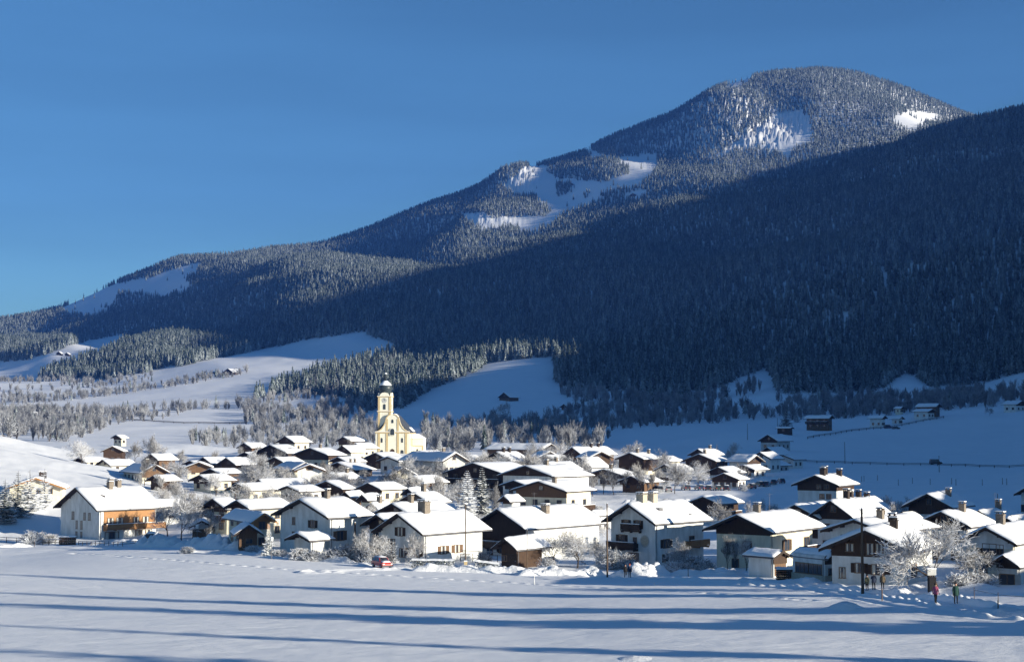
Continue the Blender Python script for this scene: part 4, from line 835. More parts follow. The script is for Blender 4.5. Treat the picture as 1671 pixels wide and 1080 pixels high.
def fir_meshes(seed, h=10.0, spread=0.2):
    """near spruce: stem, and a crown of separate drooping boughs carrying snow"""
    r = random.Random(seed); tr = MB(); cr = MB()
    tr.tube((0, 0, -0.6), (0, 0, h * 0.97), h * 0.017, 0.02, 8)
    nt = int(h * 2.3)
    for i in range(nt):
        f = i / nt; z = h * (0.08 + 0.88 * f); L = h * spread * (1 - f) ** 0.85 * r.uniform(0.8, 1.15) + 0.22
        nb = 7 if f < .7 else 5
        for k in range(nb):
            a = i * 2.4 + 2 * math.pi * k / nb + r.uniform(-.3, .3); l = L * r.uniform(0.7, 1.15); dr = r.uniform(0.3, 0.55) * (1 - 0.6 * f)
            ca, sa = math.cos(a), math.sin(a); ns = 4; pr = None
            for s_ in range(ns + 1):
                q = s_ / ns; rr = l * q; zz = z - dr * l * q + 0.28 * l * q * q
                wd = l * 0.26 * math.sin(math.pi * min(1, 0.18 + q * 0.82)) * r.uniform(0.75, 1.25) + 0.02; j = r.uniform(-.05, .05) * l
                cpt = (ca * rr - sa * j, sa * rr + ca * j, zz)
                le = (cpt[0] - sa * wd, cpt[1] + ca * wd, zz - wd * 0.55); ri = (cpt[0] + sa * wd, cpt[1] - ca * wd, zz - wd * 0.55)
                if pr: cr.add([pr[0], pr[1], pr[2], le, cpt, ri], [(0, 1, 4, 3), (1, 2, 5, 4)])
                pr = (le, cpt, ri)
                if s_ in (1, 2, 3):   # hanging sprays
                    for sd in (-1, 1):
                        e = (cpt[0] - sa * sd * wd * 1.5 + ca * .2 * l, cpt[1] + ca * sd * wd * 1.5 + sa * .2 * l, zz - wd * r.uniform(.6, 1.3))
                        b1 = (cpt[0] + ca * .09 * l, cpt[1] + sa * .09 * l, zz - .02)
                        cr.add([cpt, b1, e], [(0, 1, 2)])
    return tr.mesh('spruce_trunk', M['bark']), cr.mesh('spruce_crown', M['fir'])
def bare_meshes(seed, h=8.0, wide=0.42, levels=5, dens=1.0, twig=0.022, mat='twig', sides=3, upright=0.0):
    """leafless tree: trunk and big limbs, then a crown of forking frosted branches and twigs"""
    r = random.Random(seed); tr = MB(); cr = MB()
    def grow(p, d, L, rad, lv):
        segs = 3 if lv < 3 else 2
        q = Vector(p); dd = Vector(d)
        for s_ in range(segs):
            nd = (dd + Vector((r.uniform(-1, 1), r.uniform(-1, 1), r.uniform(-.5, .8))) * (0.16 if lv < 2 else 0.3)).normalized()
            e = q + nd * (L / segs); r1 = max(twig, rad * (1 - 0.30 * (s_ + 1) / segs))
            if lv < 3: tr.tube(q, e, rad, r1, 7, cap=False)
            else: cr.tube(q, e, max(rad, twig), max(r1, twig * .7), sides, cap=False)
            rad = r1; q = e; dd = nd
            if lv >= levels: continue
            nb = 1 if s_ < segs - 1 else 2
            if lv == 0: nb = 2 if s_ < segs - 1 else 3
            if s_ == 0 and lv == 0: continue
            if lv >= 2 and r.random() < 0.5 * dens: nb += 1
            for _ in range(nb):
                ax = dd.orthogonal().normalized(); ax.rotate(Matrix.Rotation(r.uniform(0, 6.283), 3, dd))
                ang = r.uniform(0.45, 1.0) * (1.15 if lv == 0 else 1.0) * (0.6 if upright else 1)
                cd = (dd * math.cos(ang) + ax * math.sin(ang)); cd.z += 0.12 + upright * .5; cd.normalize()
                grow(q, cd, L * r.uniform(0.62, 0.86) * (1.25 if lv == 0 else 1), rad * r.uniform(0.5, 0.7), lv + 1)
    grow((0, 0, -0.4), (r.uniform(-.08, .08), r.uniform(-.08, .08), 1), h * 0.34, h * 0.024, 0)
    zs = max(v[2] for v in cr.v); xs = max(max(abs(v[0]), abs(v[1])) for v in cr.v)
    kz = h / zs; kx = min(kz * 1.5, h * wide / xs * 1.1)
    for mb in (tr, cr): mb.v = [(a * kx, b * kx, c * kz) for a, b, c in mb.v]
    return tr.mesh('bare_trunk', M['bark']), cr.mesh('bare_crown', M[mat])
def join_meshes(name, a, b):
    mb = MB()
    for k, me in enumerate((a, b)): mb.add([tuple(v.co) for v in me.vertices], [tuple(p.vertices) for p in me.polygons], k)
    return mb.mesh(name, [a.materials[0], b.materials[0]])
def shrub_mesh(seed, h=1.6, w_=1.6, n=420, mat='shrub'):
    r = random.Random(seed); mb = MB()
    for _ in range(n):
        a = r.uniform(0, 6.283); el = r.uniform(0.15, 1.45); L = r.uniform(0.5, 1.0)
        p0 = Vector((r.uniform(-.25, .25) * w_, r.uniform(-.25, .25) * w_, -0.1)) 
        e = p0 + Vector((math.cos(a) * math.cos(el) * w_ * .55, math.sin(a) * math.cos(el) * w_ * .55, math.sin(el) * h)) * L
        m_ = p0.lerp(e, .6) + Vector((r.uniform(-.1, .1), r.uniform(-.1, .1), r.uniform(0, .2)))
        mb.tube(p0.lerp(m_, .4), m_, .022, .02, 3, cap=False); mb.tube(m_, e, .02, .012, 3, cap=False)
        for _k in range(3):
            s_ = m_.lerp(e, r.random()); mb.tube(s_, s_ + Vector((r.uniform(-.3, .3), r.uniform(-.3, .3), r.uniform(-.05, .35))) , .016, .01, 3, cap=False)
    return mb.mesh('shrub_twigs', M[mat])

FIRS = [fir_meshes(s, 10.0, sp) for s, sp in ((1, .24), (2, .21), (3, .27), (4, .19))]
BARES = [bare_meshes(s, 9.0, wd, 5, 1.0, 0.026) for s, wd in ((11, .45), (12, .5), (13, .4), (14, .55))]
SLIM = [bare_meshes(s, 9.0, .24, 5, .9, 0.021, upright=.6) for s in (21, 22)]
SHRUBS = [shrub_mesh(s) for s in (31, 32, 33)]
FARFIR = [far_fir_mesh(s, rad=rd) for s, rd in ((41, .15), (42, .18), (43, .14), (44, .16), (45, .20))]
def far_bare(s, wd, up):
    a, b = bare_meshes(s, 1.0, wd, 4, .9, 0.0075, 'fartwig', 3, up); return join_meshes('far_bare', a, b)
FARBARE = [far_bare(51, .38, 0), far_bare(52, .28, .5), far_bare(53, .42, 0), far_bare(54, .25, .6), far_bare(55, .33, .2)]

def put_tree(kind, px, D, h, label, cat='tree', group=None, var=0, rz=None, sx=1.0, xyz=None, name=None):
    x, y, z = xyz if xyz else at(px, D)
    src = {'fir': FIRS, 'bare': BARES, 'slim': SLIM}[kind]; tm, cm = src[var % len(src)]
    base = 10.0 if kind == 'fir' else 9.0
    e = empty(name or {'fir': 'spruce_tree', 'bare': 'bare_tree', 'slim': 'birch_tree'}[kind], (x, y, z - 0.05), random.uniform(0, 6.28) if rz is None else rz)
    s = h / base; e.scale = (s * sx, s * sx, s); tag(e, label, cat, group)
    for nm, me in (('trunk', tm), ('crown', cm)):
        o = bpy.data.objects.new(nm, me); COL.objects.link(o); o.parent = e
    return e
def put_shrub(px, D, h, w_, label, group=None, var=0):
    x, y, z = at(px, D); o = bpy.data.objects.new('snowy_shrub', SHRUBS[var % 3]); COL.objects.link(o)
    o.location = (x, y, z); o.rotation_euler = (0, 0, random.uniform(0, 6.28)); o.scale = (w_ / 1.6, w_ / 1.6, h / 1.6); tag(o, label, 'shrub', group); return o

for i_, q_ in enumerate(HOUSES): q_.root = build_house(q_, i_ + 3)

# ---------------------------------------------------------------- people
def cloth(name, c): return noise_mat(name, tuple(x * .75 for x in c), tuple(min(1, x * 1.2) for x in c), 14, 0.9, 0.1)
M['skin'] = noise_mat('skin', (0.45, 0.26, 0.18), (0.55, 0.33, 0.24), 8, 0.6, 0)
for nm, c in (('navy', (.02, .03, .06)), ('black', (.012, .012, .014)), ('green', (.015, .05, .042)), ('pink', (.50, .12, .20)), ('olive', (.12, .12, .07)), ('tan', (.11, .085, .055)), ('redc', (.35, .05, .03)), ('hair', (.04, .025, .015)), ('cream_hat', (.6, .55, .45))): M[nm] = cloth(nm + '_cloth', c)
def person(px, row, h, rz, jacket, trousers, hat, label, pose=0, D=None, coat=0.47, group=None, seed=0):
    x, y, z = at(px, D) if D else ground_at(px, row, 100, 400)
    r = random.Random(seed + int(px)); st = .08 + .07 * r.random(); V = []; E = []; Rd = []
    def a(p, rad, par=None):
        V.append(p); Rd.append(rad); i = len(V) - 1
        if par is not None: E.append((par, i))
        return i
    pel = a((0, 0, .93), .15); sp1 = a((0, .0, 1.10), .145, pel); sp2 = a((0, .01, 1.30), .16, sp1); nk = a((0, 0, 1.47), .062, sp2)
    hd = a((0, -.015, 1.56), .085, nk); h2 = a((0, -.02, 1.66), .092, hd); a((0, -.005, 1.735), .06, h2); a((0, -.105, 1.615), .022, hd)     # nose
    for sd in (-1, 1):
        f = st * sd * (1 if pose == 1 else .25); hp = a((sd * .095, 0, .88), .105, pel); kn = a((sd * .1, -f * .6 - .02, .49), .068, hp); an = a((sd * .1, -f + .03, .09), .047, kn); a((sd * .11, -f - .13, .045), .042, an)
        a((sd * .082, -.005, 1.6), .02, hd)
        sh = a((sd * .185, .0, 1.40), .078, sp2)
        if pose == 2 and sd > 0: el = a((sd * .25, -.08, 1.14), .056, sh); wr = a((sd * .16, -.27, 1.22), .038, el); dv = Vector((-.3, -.8, .2))
        else: el = a((sd * .26, .03 + f * .3, 1.13), .056, sh); wr = a((sd * .26, -.05 + f * .6, .90), .037, el); dv = Vector((0, -.15, -1))
        dv.normalize(); w0 = Vector(V[wr]); pm = a(tuple(w0 + dv * .06), .036, wr)
        sv = dv.cross(Vector((0, 1, .3))).normalized()
        for k, ln in enumerate((.060, .072, .068, .052)):
            b_ = w0 + dv * .095 + sv * (k - 1.5) * .021; i1 = a(tuple(b_), .010, pm); i2 = a(tuple(b_ + dv * ln * .6 + Vector((0, -.012, 0))), .009, i1); a(tuple(b_ + dv * ln + Vector((0, -.03, 0))), .008, i2)
        t1 = a(tuple(w0 + dv * .05 - sv * .045), .011, pm); a(tuple(w0 + dv * .09 - sv * .06), .009, t1)
    me = bpy.data.meshes.new('sk'); me.from_pydata(V, E, []); ob = bpy.data.objects.new('sk', me); COL.objects.link(ob)
    md = ob.modifiers.new('s', 'SKIN'); md.use_smooth_shade = True; sk = me.skin_vertices[0].data
    for i, rr in enumerate(Rd): sk[i].radius = (rr, rr * (.82 if rr > .12 else 1))
    sk[0].use_root = True; sb = ob.modifiers.new('b', 'SUBSURF'); sb.levels = 1; sb.render_levels = 1
    dg = bpy.context.evaluated_depsgraph_get(); nm_ = bpy.data.meshes.new_from_object(ob.evaluated_get(dg)); bpy.data.objects.remove(ob)
    nm_.materials.clear()
    for m_ in (trousers, jacket, 'skin', 'black'): nm_.materials.append(M[m_])
    for p in nm_.polygons:
        c = p.center; i = 0
        if c.z > coat * 1.78 and c.z < 1.485: i = 1
        if c.z >= 1.485: i = 2
        if c.z < .13: i = 3
        if abs(c.x) > .2 and c.z < .92: i = 3
        if pose == 2 and c.y < -.24 and .9 < c.z < 1.4: i = 3
        p.material_index = i; p.use_smooth = True
    nm_.name = 'person_body'
    root = bpy.data.objects.new('person', nm_); COL.objects.link(root); root.location = (x, y, z); root.rotation_euler = (0, 0, R(rz)); s = h / 1.79; root.scale = (s, s, s); tag(root, label, 'person', group)
    k = MB(); k.lathe([(.112, 1.62), (.118, 1.67), (.112, 1.73), (.085, 1.78), (.03, 1.80)], 12); k.v = [(a_, b_ + .012, c_) for a_, b_, c_ in k.v]; k.build('hat' if hat != 'hair' else 'hair', M[hat], root, smooth=True)
    k = MB(); k.lathe([(.235, coat * 1.78 - .04), (.215, coat * 1.78 + .12), (.20, 1.1), (.215, 1.28), (.17, 1.42), (.075, 1.49)], 14)
    k.v = [(a_, b_ * .74 + .0, c_) for a_, b_, c_ in k.v]; k.build('jacket', M[jacket], root, smooth=True)
    return root

# ---------------------------------------------------------------- cars
def carpaint(name, c):
    m, t, p = node_mat(name); p.inputs['Base Color'].default_value = (*c, 1); p.inputs['Roughness'].default_value = .3; p.inputs['Coat Weight'].default_value = .6; return m
M['red'] = carpaint('red_paint', (.50, .03, .02)); M['darkblue'] = carpaint('dark_blue_paint', (.02, .03, .07)); M['darkgrey'] = carpaint('dark_grey_paint', (.04, .04, .045)); M['darkgreen'] = carpaint('dark_green_paint', (.02, .05, .03)); M['silver'] = carpaint('silver_paint', (.35, .36, .37))
M['rubber'] = noise_mat('tyre_rubber', (.012, .012, .012), (.03, .03, .03), 9, .9, 0)
m_, t_, p_ = node_mat('headlight_glass'); p_.inputs['Base Color'].default_value = (.75, .75, .72, 1); p_.inputs['Roughness'].default_value = .15; M['lampg'] = m_
m_, t_, p_ = node_mat('tail_lamp'); p_.inputs['Base Color'].default_value = (.4, .02, .02, 1); M['tail'] = m_
def car(x, y, z, rz, paint, label, group=None, snow=.14, name='parked_car', box=False, sc=1.0):
    root = empty(name, (x, y, z), rz); tag(root, label, 'car' if not box else 'van', group); root.scale = (sc, sc, sc)
    # side profile along X (length 4), extruded across Y with a narrower cabin
    b = MB(); lo = [(-2.0, .3), (-1.98, .62), (-1.92, .86), (-1.5, .92), (1.0, .92), (1.75, .80), (1.98, .62), (2.0, .3)]; 
    if box: lo = [(-2.1, .3), (-2.12, 1.0), (-2.1, 1.05), (1.2, 1.05), (1.9, .95), (2.1, .7), (2.12, .3)]
    b.prism(lo, -.8, .8); bo = b.build('body', M[paint], root); bv = bo.modifiers.new('bevel', 'BEVEL'); bv.width = .06; bv.segments = 2
    c0, c1, t0, t1, ht = (-1.85, .95, -1.55, .35, 1.42) if not box else (-2.08, 1.3, -2.0, .75, 1.95); zb = .9 if not box else 1.03
    c = MB(); c.add([(c0, -.74, zb), (c1, -.74, zb), (c1, .74, zb), (c0, .74, zb), (t0, -.6, ht), (t1, -.6, ht), (t1, .6, ht), (t0, .6, ht)], [(3,2,1,0),(4,5,6,7),(0,1,5,4),(1,2,6,5),(2,3,7,6),(3,0,4,7)]); cb = c.build('cabin', M[paint], root); bv = cb.modifiers.new('bevel', 'BEVEL'); bv.width = .05; bv.segments = 2
    def quad(P, off, nm, mt, par):
        P = [Vector(p) for p in P]; n = (P[1] - P[0]).cross(P[3] - P[0]).normalized(); ctr = sum(P, Vector()) / 4; Q = [ctr + (p - ctr) * .86 for p in P]
        k = MB(); k.add([p + n * .004 for p in Q] + [p + n * off for p in Q], [(3,2,1,0),(4,5,6,7),(0,1,5,4),(1,2,6,5),(2,3,7,6),(3,0,4,7)]); k.build(nm, M[mt], par)
    quad([(c1, -.74, zb), (c1, .74, zb), (t1, .6, ht), (t1, -.6, ht)], .02, 'windscreen', 'glass', cb); quad([(c0, .74, zb), (c0, -.74, zb), (t0, -.6, ht), (t0, .6, ht)], .02, 'rear_window', 'glass', cb)
    xm = (c0 + c1) / 2 - .1
    for sy in (-1, 1):
        for (a0, a1, b0, b1) in ((c0, xm, t0, xm), (xm, c1, xm, t1)):
            P = [(a0, sy * .74, zb), (a1, sy * .74, zb), (b1, sy * .6, ht), (b0, sy * .6, ht)]
            if sy > 0: P = [P[1], P[0], P[3], P[2]]
            quad(P, .02, 'side_window', 'glass', cb)
    for wx in (-1.25, 1.25):
        for sy in (-1, 1):
            w_ = MB(); w_.tube((wx, sy * .62, .3), (wx, sy * .82, .3), .31, .31, 16); wo_ = w_.build('wheel', M['rubber'], root); r_ = MB(); r_.tube((wx, sy * .821, .3), (wx, sy * .835, .3), .18, .17, 12); r_.build('rim', M['silver'], wo_)
    for sy in (-.6, .6):
        k = MB(); k.box(1.99 if not box else 2.11, 2.03 if not box else 2.15, sy - .16, sy + .16, .56, .70); k.build('headlight', M['lampg'], root); k = MB(); k.box(-2.04 if not box else -2.16, -1.99 if not box else -2.121, sy - .14, sy + .14, .6, .78); k.build('tail_light', M['tail'], root)
    for xx in (2.02, -2.02):
        k = MB(); k.box(xx - .07 + (.12 if box and xx > 0 else -.12 if box else 0), xx + .07 + (.12 if box and xx > 0 else -.12 if box else 0), -.78, .78, .3, .46); k.build('bumper', M['darkgrey'], root)
    if snow:
        for (x0, x1, hw, zz, nm) in ((t0, t1, .62, ht, 'roof_snow'), (c1 + .08, 1.85, .66, .93 if not box else 1.06, 'bonnet_snow')):
            s_ = MB(); n = 8
            for i in range(n + 1):
                for j in range(n + 1):
                    u, v = i / n, j / n; e = min(min(u, 1 - u), min(v, 1 - v)) * n; s_.v.append((x0 + (x1 - x0) * u, -hw + 2 * hw * v, zz + .004 + (snow * min(1, e * .7) * (1 + random.uniform(-.12, .12)) if e > 0 else 0) - (.1 * u if nm[0] == 'b' else 0)))
            s_.f = [(i * (n + 1) + j, (i + 1) * (n + 1) + j, (i + 1) * (n + 1) + j + 1, i * (n + 1) + j + 1) for i in range(n) for j in range(n)]; s_.m = [0] * len(s_.f); s_.build(nm, M['snow'], root, smooth=True)
    return root

# ---------------------------------------------------------------- poles, fences and yard things
def pole(px, row, D, h, label, r=.13, name='utility_pole', cat='pole', mat='pole', ins=True, lean=0):
    x, y, z = at(px, D) if D else ground_at(px, row, 90, 900)
    root = empty(name, (x, y, z)); tag(root, label, cat); m = MB(); n = 6
    for i in range(n): m.tube((lean * i / n, 0, -.5 + (h + .5) * i / n), (lean * (i + 1) / n, 0, -.5 + (h + .5) * (i + 1) / n), r * (1 - .35 * i / n), r * (1 - .35 * (i + 1) / n), 9, cap=(i == n - 1))
    m.build('shaft', M[mat], root)
    if ins:
        for k, zz in enumerate((h - .15, h - .45)):
            a = MB(); sd = 1 if k else -1; a.tube((lean, 0, zz), (lean + sd * .22, 0, zz + .03), .02, .02, 5); a.tube((lean + sd * .22, 0, zz), (lean + sd * .22, 0, zz + .16), .045, .03, 6); a.build('insulator', M['wframe'], root)
    c = MB(); c.tube((lean, 0, h), (lean, 0, h + .09), r * .7, r * .35, 8); c.build('snow_cap', M['snow'], root)
    return root
def rail_fence(P, hgt, label, step=2.2, rails=2, mat='pole', name='wooden_fence', snow=True, pr=.05):
    """P: ground points"""
    root = empty(name, P[0]); tag(root, label, 'fence'); o = Vector(P[0]); pts = []
    for a, b in zip(P[:-1], P[1:]):
        d = math.hypot(b[0] - a[0], b[1] - a[1]); n = max(1, int(d / step))
        for i in range(n): t = i / n; xx, yy = a[0] + (b[0] - a[0]) * t, a[1] + (b[1] - a[1]) * t; pts.append((xx, yy, hz(xx, yy)))
    pts.append((P[-1][0], P[-1][1], hz(P[-1][0], P[-1][1])))
    for (xx, yy, zz) in pts[:100]:
        m = MB(); m.tube(Vector((xx, yy, zz - .3)) - o, Vector((xx, yy, zz + hgt + random.uniform(-.04, .06))) - o, pr, pr * .9, 6); m.build('post', M[mat], root)
    for k in range(rails):
        m = MB(); zz = hgt * (.5 + .42 * k) if rails > 1 else hgt * .8
        for a, b in zip(pts[:-1], pts[1:]): m.tube(Vector((a[0], a[1], a[2] + zz)) - o, Vector((b[0], b[1], b[2] + zz)) - o, pr * .7, pr * .7, 5)
        rl = m.build('rail', M[mat], root)
        if snow and k == rails - 1:
            m = MB()
            for a, b in zip(pts[:-1], pts[1:]): m.tube(Vector((a[0], a[1], a[2] + zz + pr * .9)) - o, Vector((b[0], b[1], b[2] + zz + pr * .9)) - o, pr * .6, pr * .6, 5)
            m.build('rail_snow', M['snow'], rl)
    return root
def heap(px0, D0, px1, D1, wd, hg, label, seed, cat='snow bank', lump=1.0):
    a = Vector(at(px0, D0)); b = Vector(at(px1, D1)); L = (b - a).to_2d().length; n = max(8, int(L / .35)); k = max(8, int(wd / .3)); d = (b - a).to_2d().normalized(); nn = Vector((-d.y, d.x))
    xs = []; ys = []
    for i in range(n + 1):
        for j in range(k + 1):
            u = i / n; v = (j / k - .5) * wd; w_ = 0.5 * fbm(np.array([u * L * .25]), np.array([seed * 3.3]), 2, seed)[0]
            xs.append(a.x + d.x * L * u + nn.x * (v + w_)); ys.append(a.y + d.y * L * u + nn.y * (v + w_))
    xs = np.array(xs); ys = np.array(ys); g = height(xs, ys); I = np.repeat(np.arange(n + 1), k + 1) / n; J = np.tile(np.arange(k + 1), n + 1) / k
    prof = np.sin(math.pi * J) ** .9 * np.clip(np.minimum(I, 1 - I) * n / 5, 0, 1) ** .7
    ln = 0.62 + .5 * np.abs(vnoise(xs / 1.6, ys / 1.6, seed)) * lump + .35 * np.abs(vnoise(xs / .55, ys / .55, seed + 5)) * lump + .5 * vnoise(xs / 5, ys / 5, seed + 9)
    z = g + hg * prof * np.clip(ln, .15, 2) - .06
    mb = MB(); o = Vector((a.x, a.y, hz(a.x, a.y))); mb.v = [(float(p) - o.x, float(q) - o.y, float(r_) - o.z) for p, q, r_ in zip(xs, ys, z)]
    mb.f = [(i * (k + 1) + j, (i + 1) * (k + 1) + j, (i + 1) * (k + 1) + j + 1, i * (k + 1) + j + 1) for i in range(n) for j in range(k)]; mb.m = [0] * len(mb.f)
    ob = mb.build('snow_bank', M['heap'], smooth=True); ob.location = o; tag(ob, label, cat); return ob
def hedge(px0, D0, px1, D1, wd, hg, label, seed):
    a = Vector(at(px0, D0)); b = Vector(at(px1, D1)); r = random.Random(seed); mb = MB(); L = (b - a).length; d = (b - a).normalized(); nn = Vector((-d.y, d.x, 0))
    for _ in range(int(L * wd * hg * 260)):
        p = d * r.uniform(0, L) + nn * r.uniform(-.5, .5) * wd + Vector((0, 0, r.uniform(.0, hg))); p.z += (b.z - a.z) * p.length / L * 0
        s = r.uniform(.06, .13); t = Vector((r.uniform(-1, 1), r.uniform(-1, 1), r.uniform(-.3, .3))).normalized() * s; u = Vector((r.uniform(-1, 1), r.uniform(-1, 1), r.uniform(-1, 1))).normalized() * s
        mb.add([p - t, p + u, p + t, p - u * .6], [(0, 1, 2, 3)])
    root = empty('clipped_hedge', a); tag(root, label, 'hedge'); mb.build('foliage', M['hedge'], root)
    s = MB(); n = int(L / .25); 
    for i in range(n + 1):
        q = d * (L * i / n); hh = hg + .02 + .06 * r.random()
        for v, z in ((-.5, -.05), (-.4, .12), (0, .2), (.4, .12), (.5, -.05)): s.v.append(tuple(q + nn * v * wd * r.uniform(.9, 1.1) + Vector((0, 0, hh + z))))
    s.f = [(i * 5 + j, (i + 1) * 5 + j, (i + 1) * 5 + j + 1, i * 5 + j + 1) for i in range(n) for j in range(4)]; s.m = [0] * len(s.f); s.build('snow_top', M['snow'], root, smooth=True)
def strip(name, P, wd, mat, lift=.03, kind='structure', step=1.0):
    pts = []
    for a, b in zip(P[:-1], P[1:]):
        n = max(1, int(math.hypot(b[0] - a[0], b[1] - a[1]) / step)); pts += [(a[0] + (b[0] - a[0]) * i / n, a[1] + (b[1] - a[1]) * i / n) for i in range(n)]
    pts.append((P[-1][0], P[-1][1])); pts = np.array(pts); t = np.gradient(pts, axis=0); t /= np.linalg.norm(t, axis=1)[:, None]; nn = np.stack([-t[:, 1], t[:, 0]], 1); V = []
    K = 5
    for j in range(K + 1):
        q = pts + nn * wd * (j / K - .5); V.append(np.stack([q[:, 0], q[:, 1], height(q[:, 0], q[:, 1]) + lift], 1))
    V = np.stack(V, 1).reshape(-1, 3); mb = MB(); mb.v = [tuple(map(float, v)) for v in V]; n = len(pts)
    mb.f = [(i * (K + 1) + j, i * (K + 1) + j + 1, (i + 1) * (K + 1) + j + 1, (i + 1) * (K + 1) + j) for i in range(n - 1) for j in range(K)]; mb.m = [0] * len(mb.f)
    o = mb.build(name, M[mat], smooth=True); o['kind'] = kind; return o

# ---------------------------------------------------------------- trees and shrubs of the village
T = put_tree
T('bare', 1524, 156, 7.6, 'great spreading tree heavy with frost beside the large dark timber chalet', var=3, sx=1.35, rz=.6)
T('bare', 1592, 164, 4.6, 'lower frosted tree crown leaning right of the great spreading tree', var=1, sx=1.5)
T('bare', 682, 218, 5.0, 'snowy fruit tree before the bright white shuttered house', cat='fruit tree', var=0, sx=1.1)
T('bare', 905, 226, 5.2, 'left frosted orchard tree behind the dark boarded shed', cat='fruit tree', var=1, sx=1.5)
T('bare', 941, 220, 5.8, 'widest frosted orchard tree with dark trunk right of the dark boarded shed', cat='fruit tree', var=3, sx=1.45)
T('bare', 973, 228, 4.6, 'right frosted orchard tree beside the painted house', cat='fruit tree', var=2, sx=1.3)
T('bare', 300, 283, 10.2, 'tall dense frosted tree right of the big house with the wooden upper floor', var=2, sx=1.1)
T('bare', 326, 298, 8.4, 'smaller frosted tree touching the tall dense one', var=0, sx=1.1)
T('bare', 277, 305, 8.0, 'frosted tree behind the right corner of the left wooden house', var=1)
for i, (px, D, h, lb) in enumerate(((12, 325, 9.5, 'leftmost snow laden spruce at the left edge'), (33, 332, 10.0, 'second snow laden spruce from the left edge'), (52, 338, 9.4, 'third snow laden spruce from the left edge'), (76, 345, 9.0, 'slim snow laden spruce nearest the left wooden house'),
    (763, 322, 10.6, 'left of the two tall dark village spruces before the dark hotel'), (787, 326, 11.2, 'right and taller of the two dark village spruces before the dark hotel'), (441, 231, 5.6, 'narrow snowy spruce at the corner of the big white house'),
    (1004, 219, 3.6, 'small snow loaded spruce at the left corner of the painted house'), (346, 365, 4.4, 'small snowy spruce behind the joined snow roofs at the left'), (372, 360, 4.8, 'rounder snowy spruce behind the dark gabled house'), (418, 364, 4.4, 'snowy spruce left of the small white gabled chalet'), (438, 358, 4.8, 'snowy spruce just before the small white gabled chalet'),
    (718, 640, 7.4, 'frosty spruce standing right of the church'), (1169, 600, 7.6, 'dark spruce alone above the village centre'), (1282, 905, 15, 'tall dark spruce alone before the mountain forest'), (926, 572, 9.5, 'slim grey spruce left of the long roof with humps'), (1409, 318, 2.6, 'tiny spruce tip beside the snow roofs'), (1409 - 148, 330, 2.6, 'tiny spruce behind the cream sided house'), (978, 450, 4.2, 'little garden spruce among the roofs of the village centre'), (940, 432, 4.0, 'little dark spruce near the cluster house'))):
    T('fir', px, D, h, lb, 'spruce', var=i, sx=(1.35 if i < 4 else 1.05) if i != 6 else .75)
for px, D, h, lb in ((1184, 212, 5.4, 'left slim frosted birch before the very broad dark gable'), (1196, 214, 4.8, 'middle slim frosted birch before the very broad dark gable'), (1215, 211, 5.2, 'right slim frosted birch before the very broad dark gable')): T('slim', px, D, h, lb, 'birch', var=int(px), sx=1.3)
for i, (px, D, h) in enumerate(((952, 404, 6.8), (967, 400, 7.2), (984, 405, 6.6), (1001, 400, 7.6), (1021, 404, 6.4), (1047, 398, 8.6), (1064, 402, 6.0))):
    T('slim', px, D, h, 'slim frosted tree in the row before the flat long hall', 'tree', 'row of slim frosted trees before the flat long hall', var=i, sx=1.5)
T('bare', 1100, 395, 8.8, 'tall bare tree standing alone before the cream chalet with two balconies', var=2)
T('bare', 657, 398, 9.4, 'round crowned bare tree below the church, left of the creeper grown house', var=3)
T('bare', 703, 402, 10.2, 'left tall frosted tree before the long grey house', var=1); T('bare', 722, 405, 9.2, 'right tall frosted tree before the long grey house', var=2)
T('bare', 803, 322, 8.0, 'thin bare tree right of the two dark village spruces', var=0, sx=.7)
T('bare', 405, 425, 8.6, 'left crown of the frosted clump in the left village', var=3, sx=1.2); T('bare', 422, 420, 9.2, 'tallest crown of the frosted clump in the left village', var=1, sx=1.1); T('bare', 440, 428, 7.4, 'right crown of the frosted clump in the left village', var=0, sx=1.2)
T('bare', 222, 640, 9.5, 'left brownish bare tree at the end of the bright slope', var=2); T('bare', 242, 632, 12.5, 'tallest brownish bare tree at the end of the bright slope', var=0); T('bare', 258, 645, 9, 'right brownish bare tree at the end of the bright slope', var=1)
T('bare', 1195, 610, 7.5, 'dim round bare tree above the village centre', var=3); T('bare', 1614, 815, 5.4, 'single little round tree in the shaded hillside field', var=1); T('bare', 313, 1010, 5.5, 'single bare tree in the far left meadow', var=1)
T('bare', 822, 1120, 12, 'bright frosted tree beside the alpine farmhouse on the knoll', var=1); T('bare', 803, 1050, 12, 'dark bare tree on the knoll left of the bright frosted one', var=0)
T('bare', 612, 225, 5.4, 'dark twiggy tree left of the bright white shuttered house', var=1, sx=1.3); T('bare', 590, 224, 4.6, 'dark twiggy tree behind the short wooden pole', var=2, sx=1.5)
T('bare', 1112, 219, 4.8, 'frosted tree right of the painted house balcony', var=2, sx=1.2); T('bare', 1092, 217, 3.6, 'snow clotted small tree at the sunlit corner of the painted house', var=0, sx=1.4)
for i, (px, D, h, lb) in enumerate(((1432, 305, 5, 'left frosted bush tree behind the antenna roofs'), (1455, 300, 5.6, 'middle frosted bush tree behind the antenna roofs'), (1478, 306, 5.2, 'right frosted bush tree behind the antenna roofs'), (1600, 292, 3.4, 'low frosted tree before the shaded field at the right'), (1625, 288, 3.6, 'round frosted tree before the shaded field near the right edge'), (1655, 284, 3.0, 'low frosted tree below the house at the right edge'))): T('bare', px, D, h, lb, var=i, sx=1.4)
